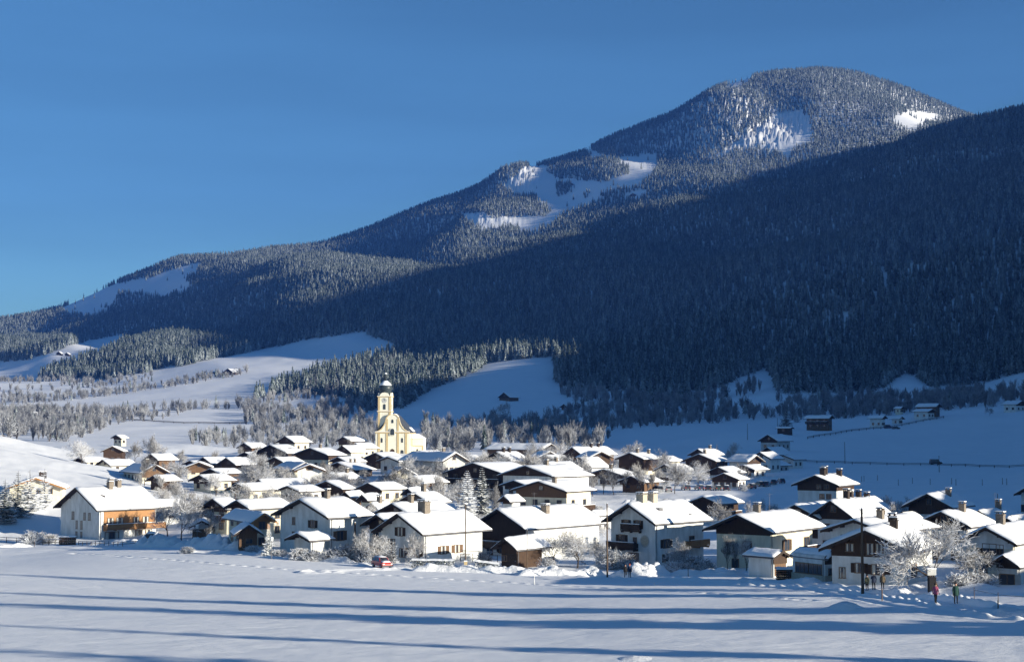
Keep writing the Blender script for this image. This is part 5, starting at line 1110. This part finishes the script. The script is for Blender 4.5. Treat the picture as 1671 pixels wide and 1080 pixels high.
for i, (px, D, h, w_, lb) in enumerate(((58, 300, 2.6, 4.5, 'pale rounded snowy shrub before the left spruces'), (84, 303, 2.0, 3.5, 'low snowy shrub left of the left wooden house'), (492, 226, 1.9, 3.2, 'dark snowy shrub at the foot of the big white house'), (512, 225, 1.7, 3.0, 'second dark snowy shrub at the foot of the big white house'), (548, 226, 2.4, 3.4, 'snowy shrub at the corner of the big white house'), (568, 226, 3.0, 3.6, 'tall snowy shrub between the big white house and the short pole'),
    (603, 224, 3.2, 3.0, 'purple brown snowy shrub right of the short pole'), (636, 223, 2.2, 2.2, 'snowy shrub behind the red car'), (790, 222, 2.2, 2.4, 'snowy shrub before the long roofed house'), (990, 220, 3.2, 3.2, 'snow clotted shrub under the left gable of the painted house'), (1018, 220, 2.6, 3.0, 'snow clotted shrub under the painted house balcony'), (1102, 214, 1.8, 3.4, 'low shrub right of the painted house'), (1128, 215, 2.4, 3.4, 'rusty brown snowy shrub right of the painted house'), (1146, 214, 1.8, 3.0, 'low snowy shrub left of the frosted birches'),
    (893, 216, 1.8, 2.2, 'snowy shrub at the right corner of the dark boarded shed'), (1560, 158, 1.6, 3.0, 'low snowy shrub right of the great spreading tree'), (1590, 160, 1.7, 3.2, 'low snowy shrub near the white outbuilding'), (415, 240, 1.2, 2.2, 'small snowy shrub by the shaded shed'), (460, 231, 1.4, 2.4, 'small snowy shrub right of the narrow snowy spruce'))): put_shrub(px, D, h, w_, lb, var=i)
# smaller frosted garden trees and shrubs filling the gaps between the houses
FOOT = [(q.cx, q.cy, q.phi, q.Wt / 2 + .8, q.Lt / 2 + .8) for q in HOUSES]
def free(x, y):
    for cx, cy, p, a, b in FOOT:
        dx, dy = x - cx, y - cy; u = dx * math.cos(p) + dy * math.sin(p); v = -dx * math.sin(p) + dy * math.cos(p)
        if abs(u) < a and abs(v) < b: return False
    return True
USED = set()
def beside(x, y, what):
    i, d = min(((i, math.hypot(q.cx - x, q.cy - y)) for i, q in enumerate(HOUSES)), key=lambda t: t[1])
    if d > 15 or (i, what) in USED or len(HOUSES[i].label.split()) > 11: return None
    USED.add((i, what)); return what + (' next to the ' if HOUSES[i].label.split()[0] not in ('last',) else ' near the ') + HOUSES[i].label
rg = random.Random(77); n_ = 0
while n_ < 165:
    D = rg.uniform(252, 640) if rg.random() < .6 else rg.uniform(270, 470); px = rg.uniform(230 if D < 500 else 120, 1240 if D > 400 else 1660) if rg.random() < .6 else rg.uniform(290, 760)
    x = (px - CX) / FPX * D
    if 935 < px < 1290 and 330 < D < 430: continue
    if px > 1240 and D > 320: continue
    if D < 300 and px < 330 : continue
    if not free(x, D) or (590 < px < 745 and D > 500): continue
    k = 'slim' if rg.random() < .25 else 'bare'; h = rg.uniform(3.4, 7.5) * (1.25 if D > 420 else 1)
    T(k, px, D, h, beside(x, D, 'frosted tree') or 'frosted garden tree between the snow covered village houses', 'tree', 'frosted garden trees between the houses', var=rg.randrange(4), sx=rg.uniform(1.1, 1.5)); n_ += 1
n_ = 0
while n_ < 90:
    D = rg.uniform(235, 560); px = rg.uniform(300, 1640 if D < 320 else 1230); x = (px - CX) / FPX * D
    if not free(x, D): continue
    put_shrub(px, D, rg.uniform(.8, 1.7), rg.uniform(1.6, 3.2), beside(x, D, 'snowy shrub') or 'low snow covered garden shrub among the village houses', 'snow covered garden shrubs among the houses', rg.randrange(3)); n_ += 1
# spruces standing on the rise right of the view: they throw the long shadows across the field
for i, (x, y, h, w_) in enumerate(((62, 106, 25, .7), (66, 90, 27, .9), (62, 72, 25, .35), (62, 56, 25, 1.0), (92, 116, 30, .5), (58, 42, 24, .9))):
    T('fir', 0, 0, h, 'tall spruce on the rise right of the field', 'spruce', 'tall spruces right of the field', var=i, sx=w_, xyz=(x, y, hz(x, y)))

# ---------------------------------------------------------------- people
person(1415, 964, 1.72, 200, 'olive', 'black', 'hair', 'person in a grey green jacket, left of the three by the tall pole', 0, seed=1)
person(1426, 963, 1.80, 185, 'navy', 'black', 'cream_hat', 'person in a navy jacket and pale hat, middle of the three by the tall pole', 2, seed=2)
person(1440.5, 962, 1.72, 170, 'tan', 'black', 'black', 'person in a brown jacket, right of the three by the tall pole', 0, seed=3)
person(1527, 984, 1.62, 140, 'pink', 'black', 'hair', 'person in a pink jacket and dark trousers walking on the path', 1, seed=4)
person(1560, 985, 1.84, 10, 'green', 'black', 'black', 'person in a dark green coat on the path right of the pink jacket', 0, coat=.40, seed=5)
person(1020.5, 942, 1.72, 20, 'black', 'black', 'black', 'person all in black, left of the pair beside the bright snow heap', 0, seed=6)
person(1027.5, 942, 1.72, -10, 'navy', 'black', 'redc', 'person in dark blue with a reddish hat, right of the pair beside the snow heap', 0, seed=7)
person(342, 888, 1.72, 20, 'black', 'black', 'hair', 'left of two dark figures near the low grey garage', 0, D=258, seed=8)
person(348.5, 888, 1.72, -15, 'navy', 'black', 'hair', 'right of two dark figures near the low grey garage', 0, D=257, seed=9)

# ---------------------------------------------------------------- vehicles
x, y, z = at(625, 214); car(x, y, z, R(-62), 'red', 'small red car half in the shadow beside the bright white shuttered house', name='parked_car')
x, y, z = at(256, 288); car(x, y, z, R(10), 'darkgrey', 'car buried under thick snow beside the left wooden house', snow=.4)
ORD = 'first second third fourth fifth sixth seventh eighth ninth tenth eleventh twelfth thirteenth'.split(); RANK = {p: i for i, p in enumerate(sorted((1141, 1156, 1170, 1186, 1210, 1226, 1239, 1251, 1262, 1274, 1076, 1091, 1119)))}
for i, (px, row, pt) in enumerate(((1141, 799, 'darkblue'), (1156, 800, 'darkgrey'), (1170, 800, 'darkgreen'), (1186, 800, 'darkgrey'), (1210, 799, 'darkblue'), (1226, 797, 'darkgrey'), (1239, 793, 'darkgreen'), (1251, 793, 'darkblue'), (1262, 790, 'darkgrey'), (1274, 788, 'darkblue'), (1076, 801, 'darkgrey'), (1091, 802, 'silver'), (1119, 799, 'darkgrey'))):
    x, y, z = ground_at(px, row, 330, 700); car(x, y, z, R(random.uniform(60, 110)), pt, '%s snow topped car, %s from the left in the open car park' % ({'darkblue': 'dark blue', 'darkgrey': 'dark grey', 'darkgreen': 'dark green', 'silver': 'silver'}[pt], ORD[RANK[px]]), 'cars in the village car park')
x, y, z = ground_at(1527, 758, 450, 750); RX, RY = x, y; car(x, y, z, R(8), 'darkgrey', 'dark van driving along the far road', name='van', box=True, sc=1.1, snow=0)
x, y, z = ground_at(1449, 699, 600, 900); car(x, y, z, R(20), 'darkblue', 'dark van parked below the hillside houses', name='van', box=True)
x, y, z = ground_at(1462, 700, 600, 900); car(x, y, z, R(15), 'darkgrey', 'dark car parked right of the van below the hillside houses')

# ---------------------------------------------------------------- poles and lamps
pole(1408, 968, None, 8.1, 'tallest bare wooden pole rising in front of the dark timber chalet', r=.16)
pole(991, 941, None, 9.3, 'thin dark pole in the snow left of the painted house', r=.12)
pole(579, 909, None, 5.3, 'short thick wooden pole left of the red car', r=.2, ins=False)
pole(760, 906, 214, 8.8, 'thin wooden pole rising from the clipped hedge', r=.1)
pole(860, 918, 212, 5.4, 'thin grey pole before the dark boarded shed', r=.07, ins=False)
pole(1377, 762, 590, 8.2, 'dark pole beside the far road', r=.14); pole(1530, 777, 520, 5.6, 'short dark pole below the far road', r=.12)
pole(1219, 728, 720, 7.5, 'lone pole on the shaded meadow above the village', r=.13); pole(1268, 700, 800, 6, 'slim pole left of the flat roofed shed', r=.13)
pole(386, 820, 340, 5.0, 'small pole standing among the left roofs', r=.08, ins=False)
def lamp(px, D, h, label):
    x, y, z = at(px, D); root = empty('street_lamp', (x, y, z)); tag(root, label, 'street lamp'); m = MB(); m.tube((0, 0, -.3), (0, 0, h), .06, .045, 8); m.build('post', M['metal'], root)
    m = MB(); m.lathe([(.08, h - .02), (.20, h + .05), (.26, h + .38), (.10, h + .46)], 10); m.build('lamp_head', M['wframe'], root); m = MB(); m.lathe([(.27, h + .462), (.24, h + .55), (.1, h + .64)], 10); m.build('snow_cap', M['snow'], root)
lamp(325, 262, 3.0, 'street lamp with pale snow capped head before the low garage'); lamp(446, 226, 2.6, 'short lamp post in front of the big white house')
for px, row, lb in ((1439.5, 980, 'pale stake right of the tall pole'), (872, 953, 'thin stake in the middle of the snow field'), (1123, 940, 'small stake left of the cream sided house'), (1629, 1002, 'dark stake at the right edge of the path'), (56, 892, 'small marker stake at the left edge of the field')):
    x, y, z = ground_at(px, row, 90, 400); root = MB(); root.tube((0, 0, -.3), (0, 0, 1.05), .05, .045, 6); root.tube((0, 0, 1.0501), (0, 0, 1.11), .045, .02, 6); o = root.build('marker_stake', M['pole' if px > 1500 or px < 100 else 'wframe' if px == 872 else 'brown']); o.location = (x, y, z); tag(o, lb, 'stake')
for i, (px, row) in enumerate(((1406, 786), (1410, 785), (1432, 784), (1489, 789), (1518, 791), (1553, 790), (1560, 792), (1603, 792), (1636, 790), (1643, 791), (1628, 818), (1466, 792))):
    x, y, z = ground_at(px, row, 250, 600); m = MB(); m.tube((0, 0, -.2), (0, 0, 1.6), .07, .06, 6); m.tube((-.0, 0, 1.601), (0, 0, 1.68), .06, .02, 6); o = m.build('field_post', M['pole']); o.location = (x, y, z); tag(o, 'short weathered post in the shaded field', 'post', 'short posts scattered in the shaded field')

# ---------------------------------------------------------------- fences, rails
A = lambda px, row, lo=150, hi=900: ground_at(px, row, lo, hi)
rail_fence([A(-6, 884), A(60, 887), A(100, 889)], 1.1, 'dark rail fence along the field edge at the far left', pr=.07)
rail_fence([A(128, 889), A(200, 891), A(262, 888)], .8, 'low fence before the left wooden house', pr=.06)
rail_fence([at(752, 232), at(812, 228)], 1.2, 'dark balcony rail fence right of the bright white shuttered house', rails=3, mat='roofw')
rail_fence([A(1305, 754, 450), A(1420, 758, 450), A(1530, 760, 450), A(1672, 762, 450)], 1.0, 'long dark guard rail along the far road', step=6, mat='roofw', name='guard_rail', snow=False, pr=.13)
rail_fence([A(1318, 716, 550), A(1390, 704, 550), A(1460, 697, 550), A(1540, 682, 550)], 1.1, 'dark fence line below the hillside houses', step=6, mat='roofw', name='field_fence', snow=False, pr=.16)
rail_fence([A(205, 685, 800, 1500), A(300, 691, 800, 1500), A(400, 691, 800, 1500)], 1.2, 'thin dark fence line across the far left meadow', step=14, mat='roofw', name='field_fence', snow=False, pr=.25)
rail_fence([A(1590, 976, 100), A(1629, 985, 100), A(1690, 990, 100)], .9, 'wire strung between low posts at the right edge', rails=1, pr=.03, snow=True, step=5)
hedge(674, 214, 742, 213, 1.0, 1.0, 'left clipped hedge with snow on top below the bright white house', 3); hedge(776, 213, 816, 212, 1.0, 1.0, 'right clipped hedge with snow on top left of the dark shed', 4)

# ---------------------------------------------------------------- yard things
def timber_stack(px, D, w_, h, label, rows=5, cols=9, mat='brown', name='log_stack', ang=0.0):
    x, y, z = at(px, D); root = empty(name, (x, y, z), ang); tag(root, label, 'wood stack'); m = MB(); rr = random.Random(int(px))
    for r_ in range(rows):
        for c in range(cols):
            a = (-w_ / 2 + w_ * (c + .5) / cols); zz = h * (r_ + .5) / rows; q = min(w_ / cols, h / rows) * .47; m.tube((a, -.5 + rr.uniform(-.06, .06), zz), (a, .5, zz), q, q, 7)
    m.build('logs', M[mat], root); s = MB(); n = 10
    for i in range(n + 1):
        for v, e in ((-.6, 0), (-.5, .22), (0, .3), (.5, .22), (.6, 0)): s.v.append((-w_ / 2 * 1.06 + w_ * 1.06 * i / n, v, h + .02 + e * rr.uniform(.85, 1.15)))
    s.f = [(i * 5 + j, (i + 1) * 5 + j, (i + 1) * 5 + j + 1, i * 5 + j + 1) for i in range(n) for j in range(4)]; s.m = [0] * len(s.f); s.build('snow_top', M['snow'], root, smooth=True)
timber_stack(115, 296, 3.2, 1.5, 'stack of timber under thick snow at the left wooden house'); timber_stack(1278, 186, 2.2, 1.3, 'dark firewood stack beside the low white garage', mat='roofw')
def pallets(px, row, label):
    x, y, z = ground_at(px, row, 100, 250); root = empty('pallet_stack', (x, y, z), R(25)); tag(root, label, 'pallets')
    for k in range(6):
        m = MB(); zz = k * .15
        for j in range(5): m.box(-.6, .6, -.4 + j * .18, -.4 + j * .18 + .12, zz + .11, zz + .135)
        for j in (-.4, -.04, .32): m.box(-.6, .6, j, j + .08, zz, zz + .109)
        m.build('pallet', M['orange'], root)
    s = MB(); s.box(-.6, .6, -.42, .45, .887, .96); s.build('snow_top', M['snow'], root)
pallets(1491, 947, 'stack of honey coloured pallets at the corner of the dark timber chalet')
def swing(px, row, label):
    x, y, z = ground_at(px, row, 100, 250); root = empty('swing_frame', (x, y, z), R(15)); tag(root, label, 'swing')
    for sx in (-.6, .6):
        for sy in (-.55, .55): m = MB(); m.tube((sx * 1.1, sy, -.2), (sx * .75, 0, 1.3), .04, .04, 6); m.build('leg', M['roofw'], root)
    m = MB(); m.tube((-.85, 0, 1.3), (.85, 0, 1.3), .045, .045, 6); b_ = m.build('crossbar', M['roofw'], root)
    s = MB(); s.tube((-.8, 0, 1.42), (.8, 0, 1.42), .12, .12, 8); s.build('bar_snow', M['snow'], b_); s = MB(); s.box(-.25, .25, -.12, .12, .45, .5); s.tube((-.2, 0, .5), (-.2, 0, 1.26), .012, .012, 4); s.tube((.2, 0, .5), (.2, 0, 1.26), .012, .012, 4); s.build('seat', M['brown'], root)
swing(1461, 946, 'small swing frame with snow on its bar before the dark timber chalet')
x, y, z = ground_at(1521, 963, 100, 250); root = empty('notice_board', (x, y, z), R(8)); tag(root, 'dark roadside box with a pale snow topped board under the great tree', 'notice board')
m = MB(); m.box(-.36, .36, -.25, .25, -.2, 1.25); m.box(-.40, .40, -.29, .29, 1.251, 1.31); m.build('cabinet', M['black'], root); m = MB(); m.box(-.05, .05, -.04, .04, 1.311, 1.5); m.build('post', M['roofw'], root)
m = MB(); m.box(-.45, .45, -.06, .03, 1.501, 2.1); bd = m.build('board', M['grey'], root); m = MB(); m.box(-.47, .47, -.10, .08, 2.101, 2.22); m.build('snow_top', M['snow'], bd)
x, y, z = at(760.5, 211); root = empty('hydrant_box', (x, y, z)); tag(root, 'small yellow box on a post in the middle of the hedge', 'box'); m = MB(); m.box(-.05, .05, -.05, .05, -.2, .6); m.build('post', M['metal'], root); m = MB(); m.box(-.22, .22, -.15, .15, .601, 1.2); m.build('box', M['ochre'], root); m = MB(); m.box(-.24, .24, -.17, .17, 1.201, 1.33); m.build('snow_top', M['snow'], root)

# ---------------------------------------------------------------- banks of cleared snow
heap(228, 268, 300, 262, 5, 1.5, 'lumpy bank of cleared snow in front of the left wooden house', 1, lump=1.6); heap(296, 262, 415, 246, 4.5, 1.3, 'lumpy bank of cleared snow before the street lamp', 2, lump=1.6)
heap(150, 288, 232, 280, 3.5, .7, 'low bank of snow along the fence of the left wooden house', 3); heap(-5, 284, 60, 288, 3.0, .8, 'low snow bank at the left edge of the field', 13)
heap(415, 236, 575, 222, 3.5, .7, 'long low snow bank before the big white house', 4); heap(583, 219, 608, 217, 2.4, .6, 'snow bank at the foot of the short thick pole', 14); heap(672, 209, 870, 206, 3.5, .8, 'snow bank at the foot of the clipped hedges', 5, lump=1.5)
heap(840, 203, 985, 205, 4.0, 1.0, 'rough snow bank before the orchard trees', 6, lump=1.5); heap(1005, 205, 1085, 201, 6.5, 1.5, 'largest bright heap of shovelled snow before the painted house', 7, lump=1.3)
heap(1090, 204, 1210, 198, 3.5, .9, 'snow bank before the frosted birches', 8); heap(1200, 186, 1345, 172, 2.6, .6, 'low snow bank before the garage and porch', 9); heap(1540, 160, 1610, 156, 7, 1.1, 'smooth bright snow mound right of the great tree', 10, lump=.3)
heap(1340, 128, 1408, 124, 2.4, .5, 'rough snow edge left of the tall pole', 11, lump=1.5); heap(1590, 122, 1720, 114, 3.0, .6, 'rough snow edge of the path at the right', 12, lump=1.5); heap(868, 207, 894, 207, 2.2, 1.0, 'small block of snow at the dark shed corner', 15, lump=.4)
heap(1150, 455, 1290, 470, 5, 1.1, 'bank of cleared snow around the car park', 16, lump=1.4); heap(1010, 520 - 150, 1150, 365, 4, .9, 'bank of cleared snow before the open car park', 17, lump=1.2)
heap(1000, 97.5, 1068, 97.5, 3.6, .55, 'small smooth snow hump in the foreground field', 18, lump=.2)

# ---------------------------------------------------------------- woods on the slopes
FOREST = [(-400,100),(400,60),(2000,-50),(2000,600),(1671,607),(1590,628),(1520,635),(1480,611),(1430,640),(1270,645),(1250,603),(1150,640),(1100,648),(1040,640),(940,640),(905,625),(903,586),(870,584),(800,594),(700,640),(655,668),(600,668),(560,650),(480,640),(400,655),(480,625),(560,602),(640,578),(668,570),(590,543),(500,556),(430,570),(330,590),(250,605),(180,620),(60,618),(100,600),(190,570),(212,543),(130,560),(40,590),(-400,600)]
CLEAR = [
 [(95,505),(140,480),(190,462),(240,455),(290,438),(330,426),(322,445),(300,455),(318,470),(270,488),(235,480),(195,478),(180,505),(150,518),(110,512)],
 [(338,421),(400,402),(440,398),(458,404),(400,416)],
 [(825,307),(837,289),(865,267),(880,270),(905,270),(893,281),(905,290),(935,293),(960,297),(975,300),(990,298),(1010,290),(1028,285),(1022,270),(1005,262),(985,258),(965,262),(962,252),(935,245),(960,242),(985,255),(1010,258),(1035,256),(1070,252),(1075,275),(1060,290),(1030,305),(1000,318),(960,335),(935,345),(925,345),(905,365),(880,378),(862,384),(850,378),(820,372),(790,380),(775,365),(760,360),(750,350),(790,348),(800,358),(830,353),(870,352),(890,355),(900,345),(880,330),(872,318),(860,320),(845,318)],
 [(1170,262),(1186,243),(1212,225),(1238,207),(1270,184),(1310,182),(1326,208),(1322,238),(1300,240),(1290,257),(1275,254),(1235,242),(1200,247)],
 [(1447,197),(1480,184),(1510,183),(1538,194),(1512,203),(1487,217),(1470,207)],
 [(1180,146),(1192,128),(1212,116),(1236,122),(1212,142)],
 [(1018,323),(1036,312),(1062,315),(1040,326)], [(1618,320),(1635,313),(1650,314),(1640,323)],
 [(1466,450),(1485,437),(1522,435),(1500,447),(1485,454)], [(228,539),(252,530),(247,539)],
]
ISLE = [[(905,303),(935,300),(930,316),(910,323)], [(978,322),(985,314),(1020,308),(1010,320),(985,326)], [(950,315),(962,310),(965,322),(955,330)]]
BELTS = [  # polygon of the tree feet, spacing, height
 ([(0,612),(60,606),(240,602),(262,622),(60,645),(0,660)], 17, 9),
 ([(10,651),(160,641),(300,619),(400,602),(410,610),(300,629),(160,650),(20,662)], 11, 9.5),
 ([(-20,672),(90,672),(200,674),(300,667),(410,655),(412,666),(330,676),(200,692),(110,722),(-20,716)], 11, 10.5),
 ([(395,662),(480,645),(560,658),(640,668),(640,728),(560,716),(430,708),(398,690)], 13, 11),
 ([(300,714),(420,706),(600,718),(600,736),(320,730)], 15, 8),
 ([(690,690),(760,684),(840,690),(950,664),(1040,650),(1110,654),(1240,668),(1290,680),(1170,691),(1000,701),(985,735),(690,737)], 10.5, 10),
 ([(1270,654),(1440,648),(1560,645),(1700,642),(1700,662),(1540,670),(1300,690),(1280,682)], 10.5, 10.5),
 ([(905,640),(950,645),(1110,655),(1240,625),(1250,640),(1110,664),(940,655)], 10, 12),
 ([(480,632),(560,612),(650,590),(655,600),(600,640),(540,650)], 11, 13),
]
def inside(P, x, y):
    P = np.array(P, float); r = np.zeros(x.shape, bool); n = len(P)
    for i in range(n):
        x0, y0 = P[i]; x1, y1 = P[(i + 1) % n]
        if y0 == y1: continue
        c = ((y0 > y) != (y1 > y)) & (x < (x1 - x0) * (y - y0) / (y1 - y0) + x0); r ^= c
    return r
# what the ground itself hides
_U = np.linspace(-0.42, 0.42, 421); _D = np.exp(np.linspace(math.log(100), math.log(5600), 500))
_UU, _DD = np.meshgrid(_U, _D); _T = (height((_UU * _DD).ravel(), _DD.ravel()).reshape(_UU.shape) - CAMZ) / _DD
_TM = np.maximum.accumulate(_T, axis=0)
def visible(x, y, z, h):
    u = np.clip(x / y, -0.4199, 0.4199); j = ((u + 0.42) / 0.002).astype(int); i = np.clip(np.searchsorted(_D, y * 0.985) - 1, 0, len(_D) - 1)
    return (z + h - CAMZ) / y > _TM[i, j] - 0.001
rs = np.random.RandomState(5)
def scatter(y0, y1, sp):
    ys = np.arange(y0, y1, sp); P = []
    for y in ys:
        xs = np.arange(-0.37 * y, 0.37 * y, sp); P.append(np.stack([xs + rs.uniform(-.45, .45, len(xs)) * sp, np.full(len(xs), y) + rs.uniform(-.45, .45, len(xs)) * sp], 1))
    P = np.concatenate(P); return P[:, 0], P[:, 1]
def instanced(name, X, Y, Z, H, protos, label, cat, mats):
    n = len(X); me = bpy.data.meshes.new(name); me.vertices.add(n); me.vertices.foreach_set('co', np.stack([X, Y, Z], 1).ravel())
    a = me.attributes.new('scl', 'FLOAT', 'POINT'); a.data.foreach_set('value', H.astype(np.float32))
    a = me.attributes.new('rot', 'FLOAT', 'POINT'); a.data.foreach_set('value', rs.uniform(0, 6.28, n).astype(np.float32))
    a = me.attributes.new('var', 'INT', 'POINT'); a.data.foreach_set('value', rs.randint(0, len(protos), n).astype(np.int32))
    o = bpy.data.objects.new(name, me); COL.objects.link(o); tag(o, label, cat, kind='stuff')
    g = bpy.data.node_groups.new(name, 'GeometryNodeTree')
    g.interface.new_socket('Geometry', in_out='INPUT', socket_type='NodeSocketGeometry'); g.interface.new_socket('Geometry', in_out='OUTPUT', socket_type='NodeSocketGeometry')
    N = g.nodes; L = g.links; gi = N.new('NodeGroupInput'); go = N.new('NodeGroupOutput'); jn = N.new('GeometryNodeJoinGeometry')
    def attr(nm, ty):
        k = N.new('GeometryNodeInputNamedAttribute'); k.data_type = ty; k.inputs['Name'].default_value = nm; return [s for s in k.outputs if s.enabled and s.name == 'Attribute'][0]
    sc, ro, va = attr('scl', 'FLOAT'), attr('rot', 'FLOAT'), attr('var', 'INT')
    cx = N.new('ShaderNodeCombineXYZ'); L.new(ro, cx.inputs['Z'])
    for v, pm in enumerate(protos):
        po = bpy.data.objects.new(name + '_kind', pm)
        oi = N.new('GeometryNodeObjectInfo'); oi.inputs['Object'].default_value = po; oi.inputs['As Instance'].default_value = True
        cm = N.new('FunctionNodeCompare'); cm.data_type = 'INT'; cm.operation = 'EQUAL'
        ii = [s for s in cm.inputs if s.enabled]; L.new(va, ii[0]); ii[1].default_value = v
        ip = N.new('GeometryNodeInstanceOnPoints'); L.new(gi.outputs[0], ip.inputs['Points']); L.new(cm.outputs['Result'], ip.inputs['Selection'])
        L.new(oi.outputs['Geometry'], ip.inputs['Instance']); L.new(cx.outputs[0], ip.inputs['Rotation']); L.new(sc, ip.inputs['Scale']); L.new(ip.outputs[0], jn.inputs[0])
    L.new(jn.outputs[0], go.inputs[0])
    md = o.modifiers.new('trees', 'NODES'); md.node_group = g
    return o
def single(name, me, x, y, z, h, label, cat, group):
    o = bpy.data.objects.new(name, me); COL.objects.link(o); o.location = (x, y, z); o.scale = (h, h, h); o.rotation_euler = (0, 0, random.uniform(0, 6.28)); tag(o, label, cat, group); return o
# spruce forest
XX, YY = [], []
for y0, y1, sp in ((900, 1700, 7.2), (1700, 2400, 7.2), (2400, 3400, 7.6), (3400, 4720, 8.4)):
    a, b = scatter(y0, y1, sp); XX.append(a); YY.append(b)
X = np.concatenate(XX); Y = np.concatenate(YY); Z = height(X, Y); PX, PR = proj(X, Y, Z)
jx, jr = PX + 3 * vnoise(X / 25, Y / 25, 3), PR + 2.5 * vnoise(X / 20, Y / 30, 4)
k = inside(FOREST, jx, jr) & (PX > -50) & (PX < 1725)
for P in CLEAR: k &= ~inside(P, jx, jr)
for P in ISLE: k |= inside(P, jx, jr)
# lone trees in the clearings, thin patches in the woods
k &= (fbm(X / 45, Y / 70, 3, 21) > -0.75) | (rs.rand(len(X)) < .85)
H = 11 + 13 * rs.beta(1.6, 1.8, len(X)) * (1 + 0.12 * fbm(X / 120, Y / 200, 2, 8))
H = np.where(Y > 2900, H * .86, H)
k &= visible(X, Y, Z, H)
lone = np.zeros_like(k)
for P in CLEAR: lone |= inside(P, PX, PR)
k |= lone & (rs.rand(len(X)) < 0.012) & visible(X, Y, Z, H)
X, Y, Z, H = X[k], Y[k], Z[k], H[k]
print('forest', len(X))
o_ = np.argsort(Y / H); near = o_[:262]; rest = o_[262:]
for i in near:
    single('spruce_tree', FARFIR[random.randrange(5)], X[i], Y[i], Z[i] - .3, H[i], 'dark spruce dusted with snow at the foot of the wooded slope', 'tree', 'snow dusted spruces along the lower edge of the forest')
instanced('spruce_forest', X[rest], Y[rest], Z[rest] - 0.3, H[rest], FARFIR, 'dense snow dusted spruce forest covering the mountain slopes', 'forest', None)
# belts of bare trees
XX, YY, HH = [], [], []
for P, sp, h in BELTS:
    a, b = scatter(560, 2300, sp); z = height(a, b); px, pr = proj(a, b, z)
    k = inside(P, px, pr) & (fbm(a / 40, b / 40, 2, 31) > -0.38) & visible(a, b, z, h)
    XX.append(a[k]); YY.append(b[k]); HH.append(rs.uniform(0.6, 1.25, k.sum()) * h)
X = np.concatenate(XX); Y = np.concatenate(YY); H = np.concatenate(HH); Z = height(X, Y)
print('bare belt', len(X))
fx = rs.rand(len(X)) < 0.06
o_ = np.argsort(Y / H); near = [i for i in o_ if not fx[i]][:95]; ns = set(near)
for i in near:
    single('bare_tree', FARBARE[random.randrange(5)], X[i], Y[i], Z[i] - .2, H[i], 'bare frost covered tree in the belt of trees behind the village', 'tree', 'frosted bare trees in the belts behind the village')
rest = np.array([i for i in range(len(X)) if i not in ns and not fx[i]])
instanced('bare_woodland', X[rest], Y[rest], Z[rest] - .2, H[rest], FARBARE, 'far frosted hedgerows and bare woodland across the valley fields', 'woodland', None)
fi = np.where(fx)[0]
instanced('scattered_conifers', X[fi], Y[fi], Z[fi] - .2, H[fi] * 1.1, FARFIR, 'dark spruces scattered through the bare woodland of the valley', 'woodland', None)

# ---------------------------------------------------------------- the air of the valley
def build_haze():
    V = np.empty(len(ground.data.vertices) * 3); ground.data.vertices.foreach_get('co', V); V = V.reshape(-1, 3)
    lo, hi = V.min(0) - 1.0, V.max(0)
    mb = MB(); mb.box(lo[0] - 50, hi[0] + 50, lo[1] - 60, hi[1] + 50, lo[2] - 1, hi[2] + 40)
    m = bpy.data.materials.new('valley_air'); m.use_nodes = True; t = m.node_tree; t.nodes.clear()
    o = t.nodes.new('ShaderNodeOutputMaterial'); v = t.nodes.new('ShaderNodeVolumePrincipled')
    v.inputs['Color'].default_value = (0.08, 0.26, 1.0, 1); v.inputs['Density'].default_value = HAZE; v.inputs['Anisotropy'].default_value = 0.0
    t.links.new(v.outputs[0], o.inputs['Volume'])
    ob = mb.build('haze', m); ob['kind'] = 'stuff'; return ob
HAZE = 0.00005
build_haze()
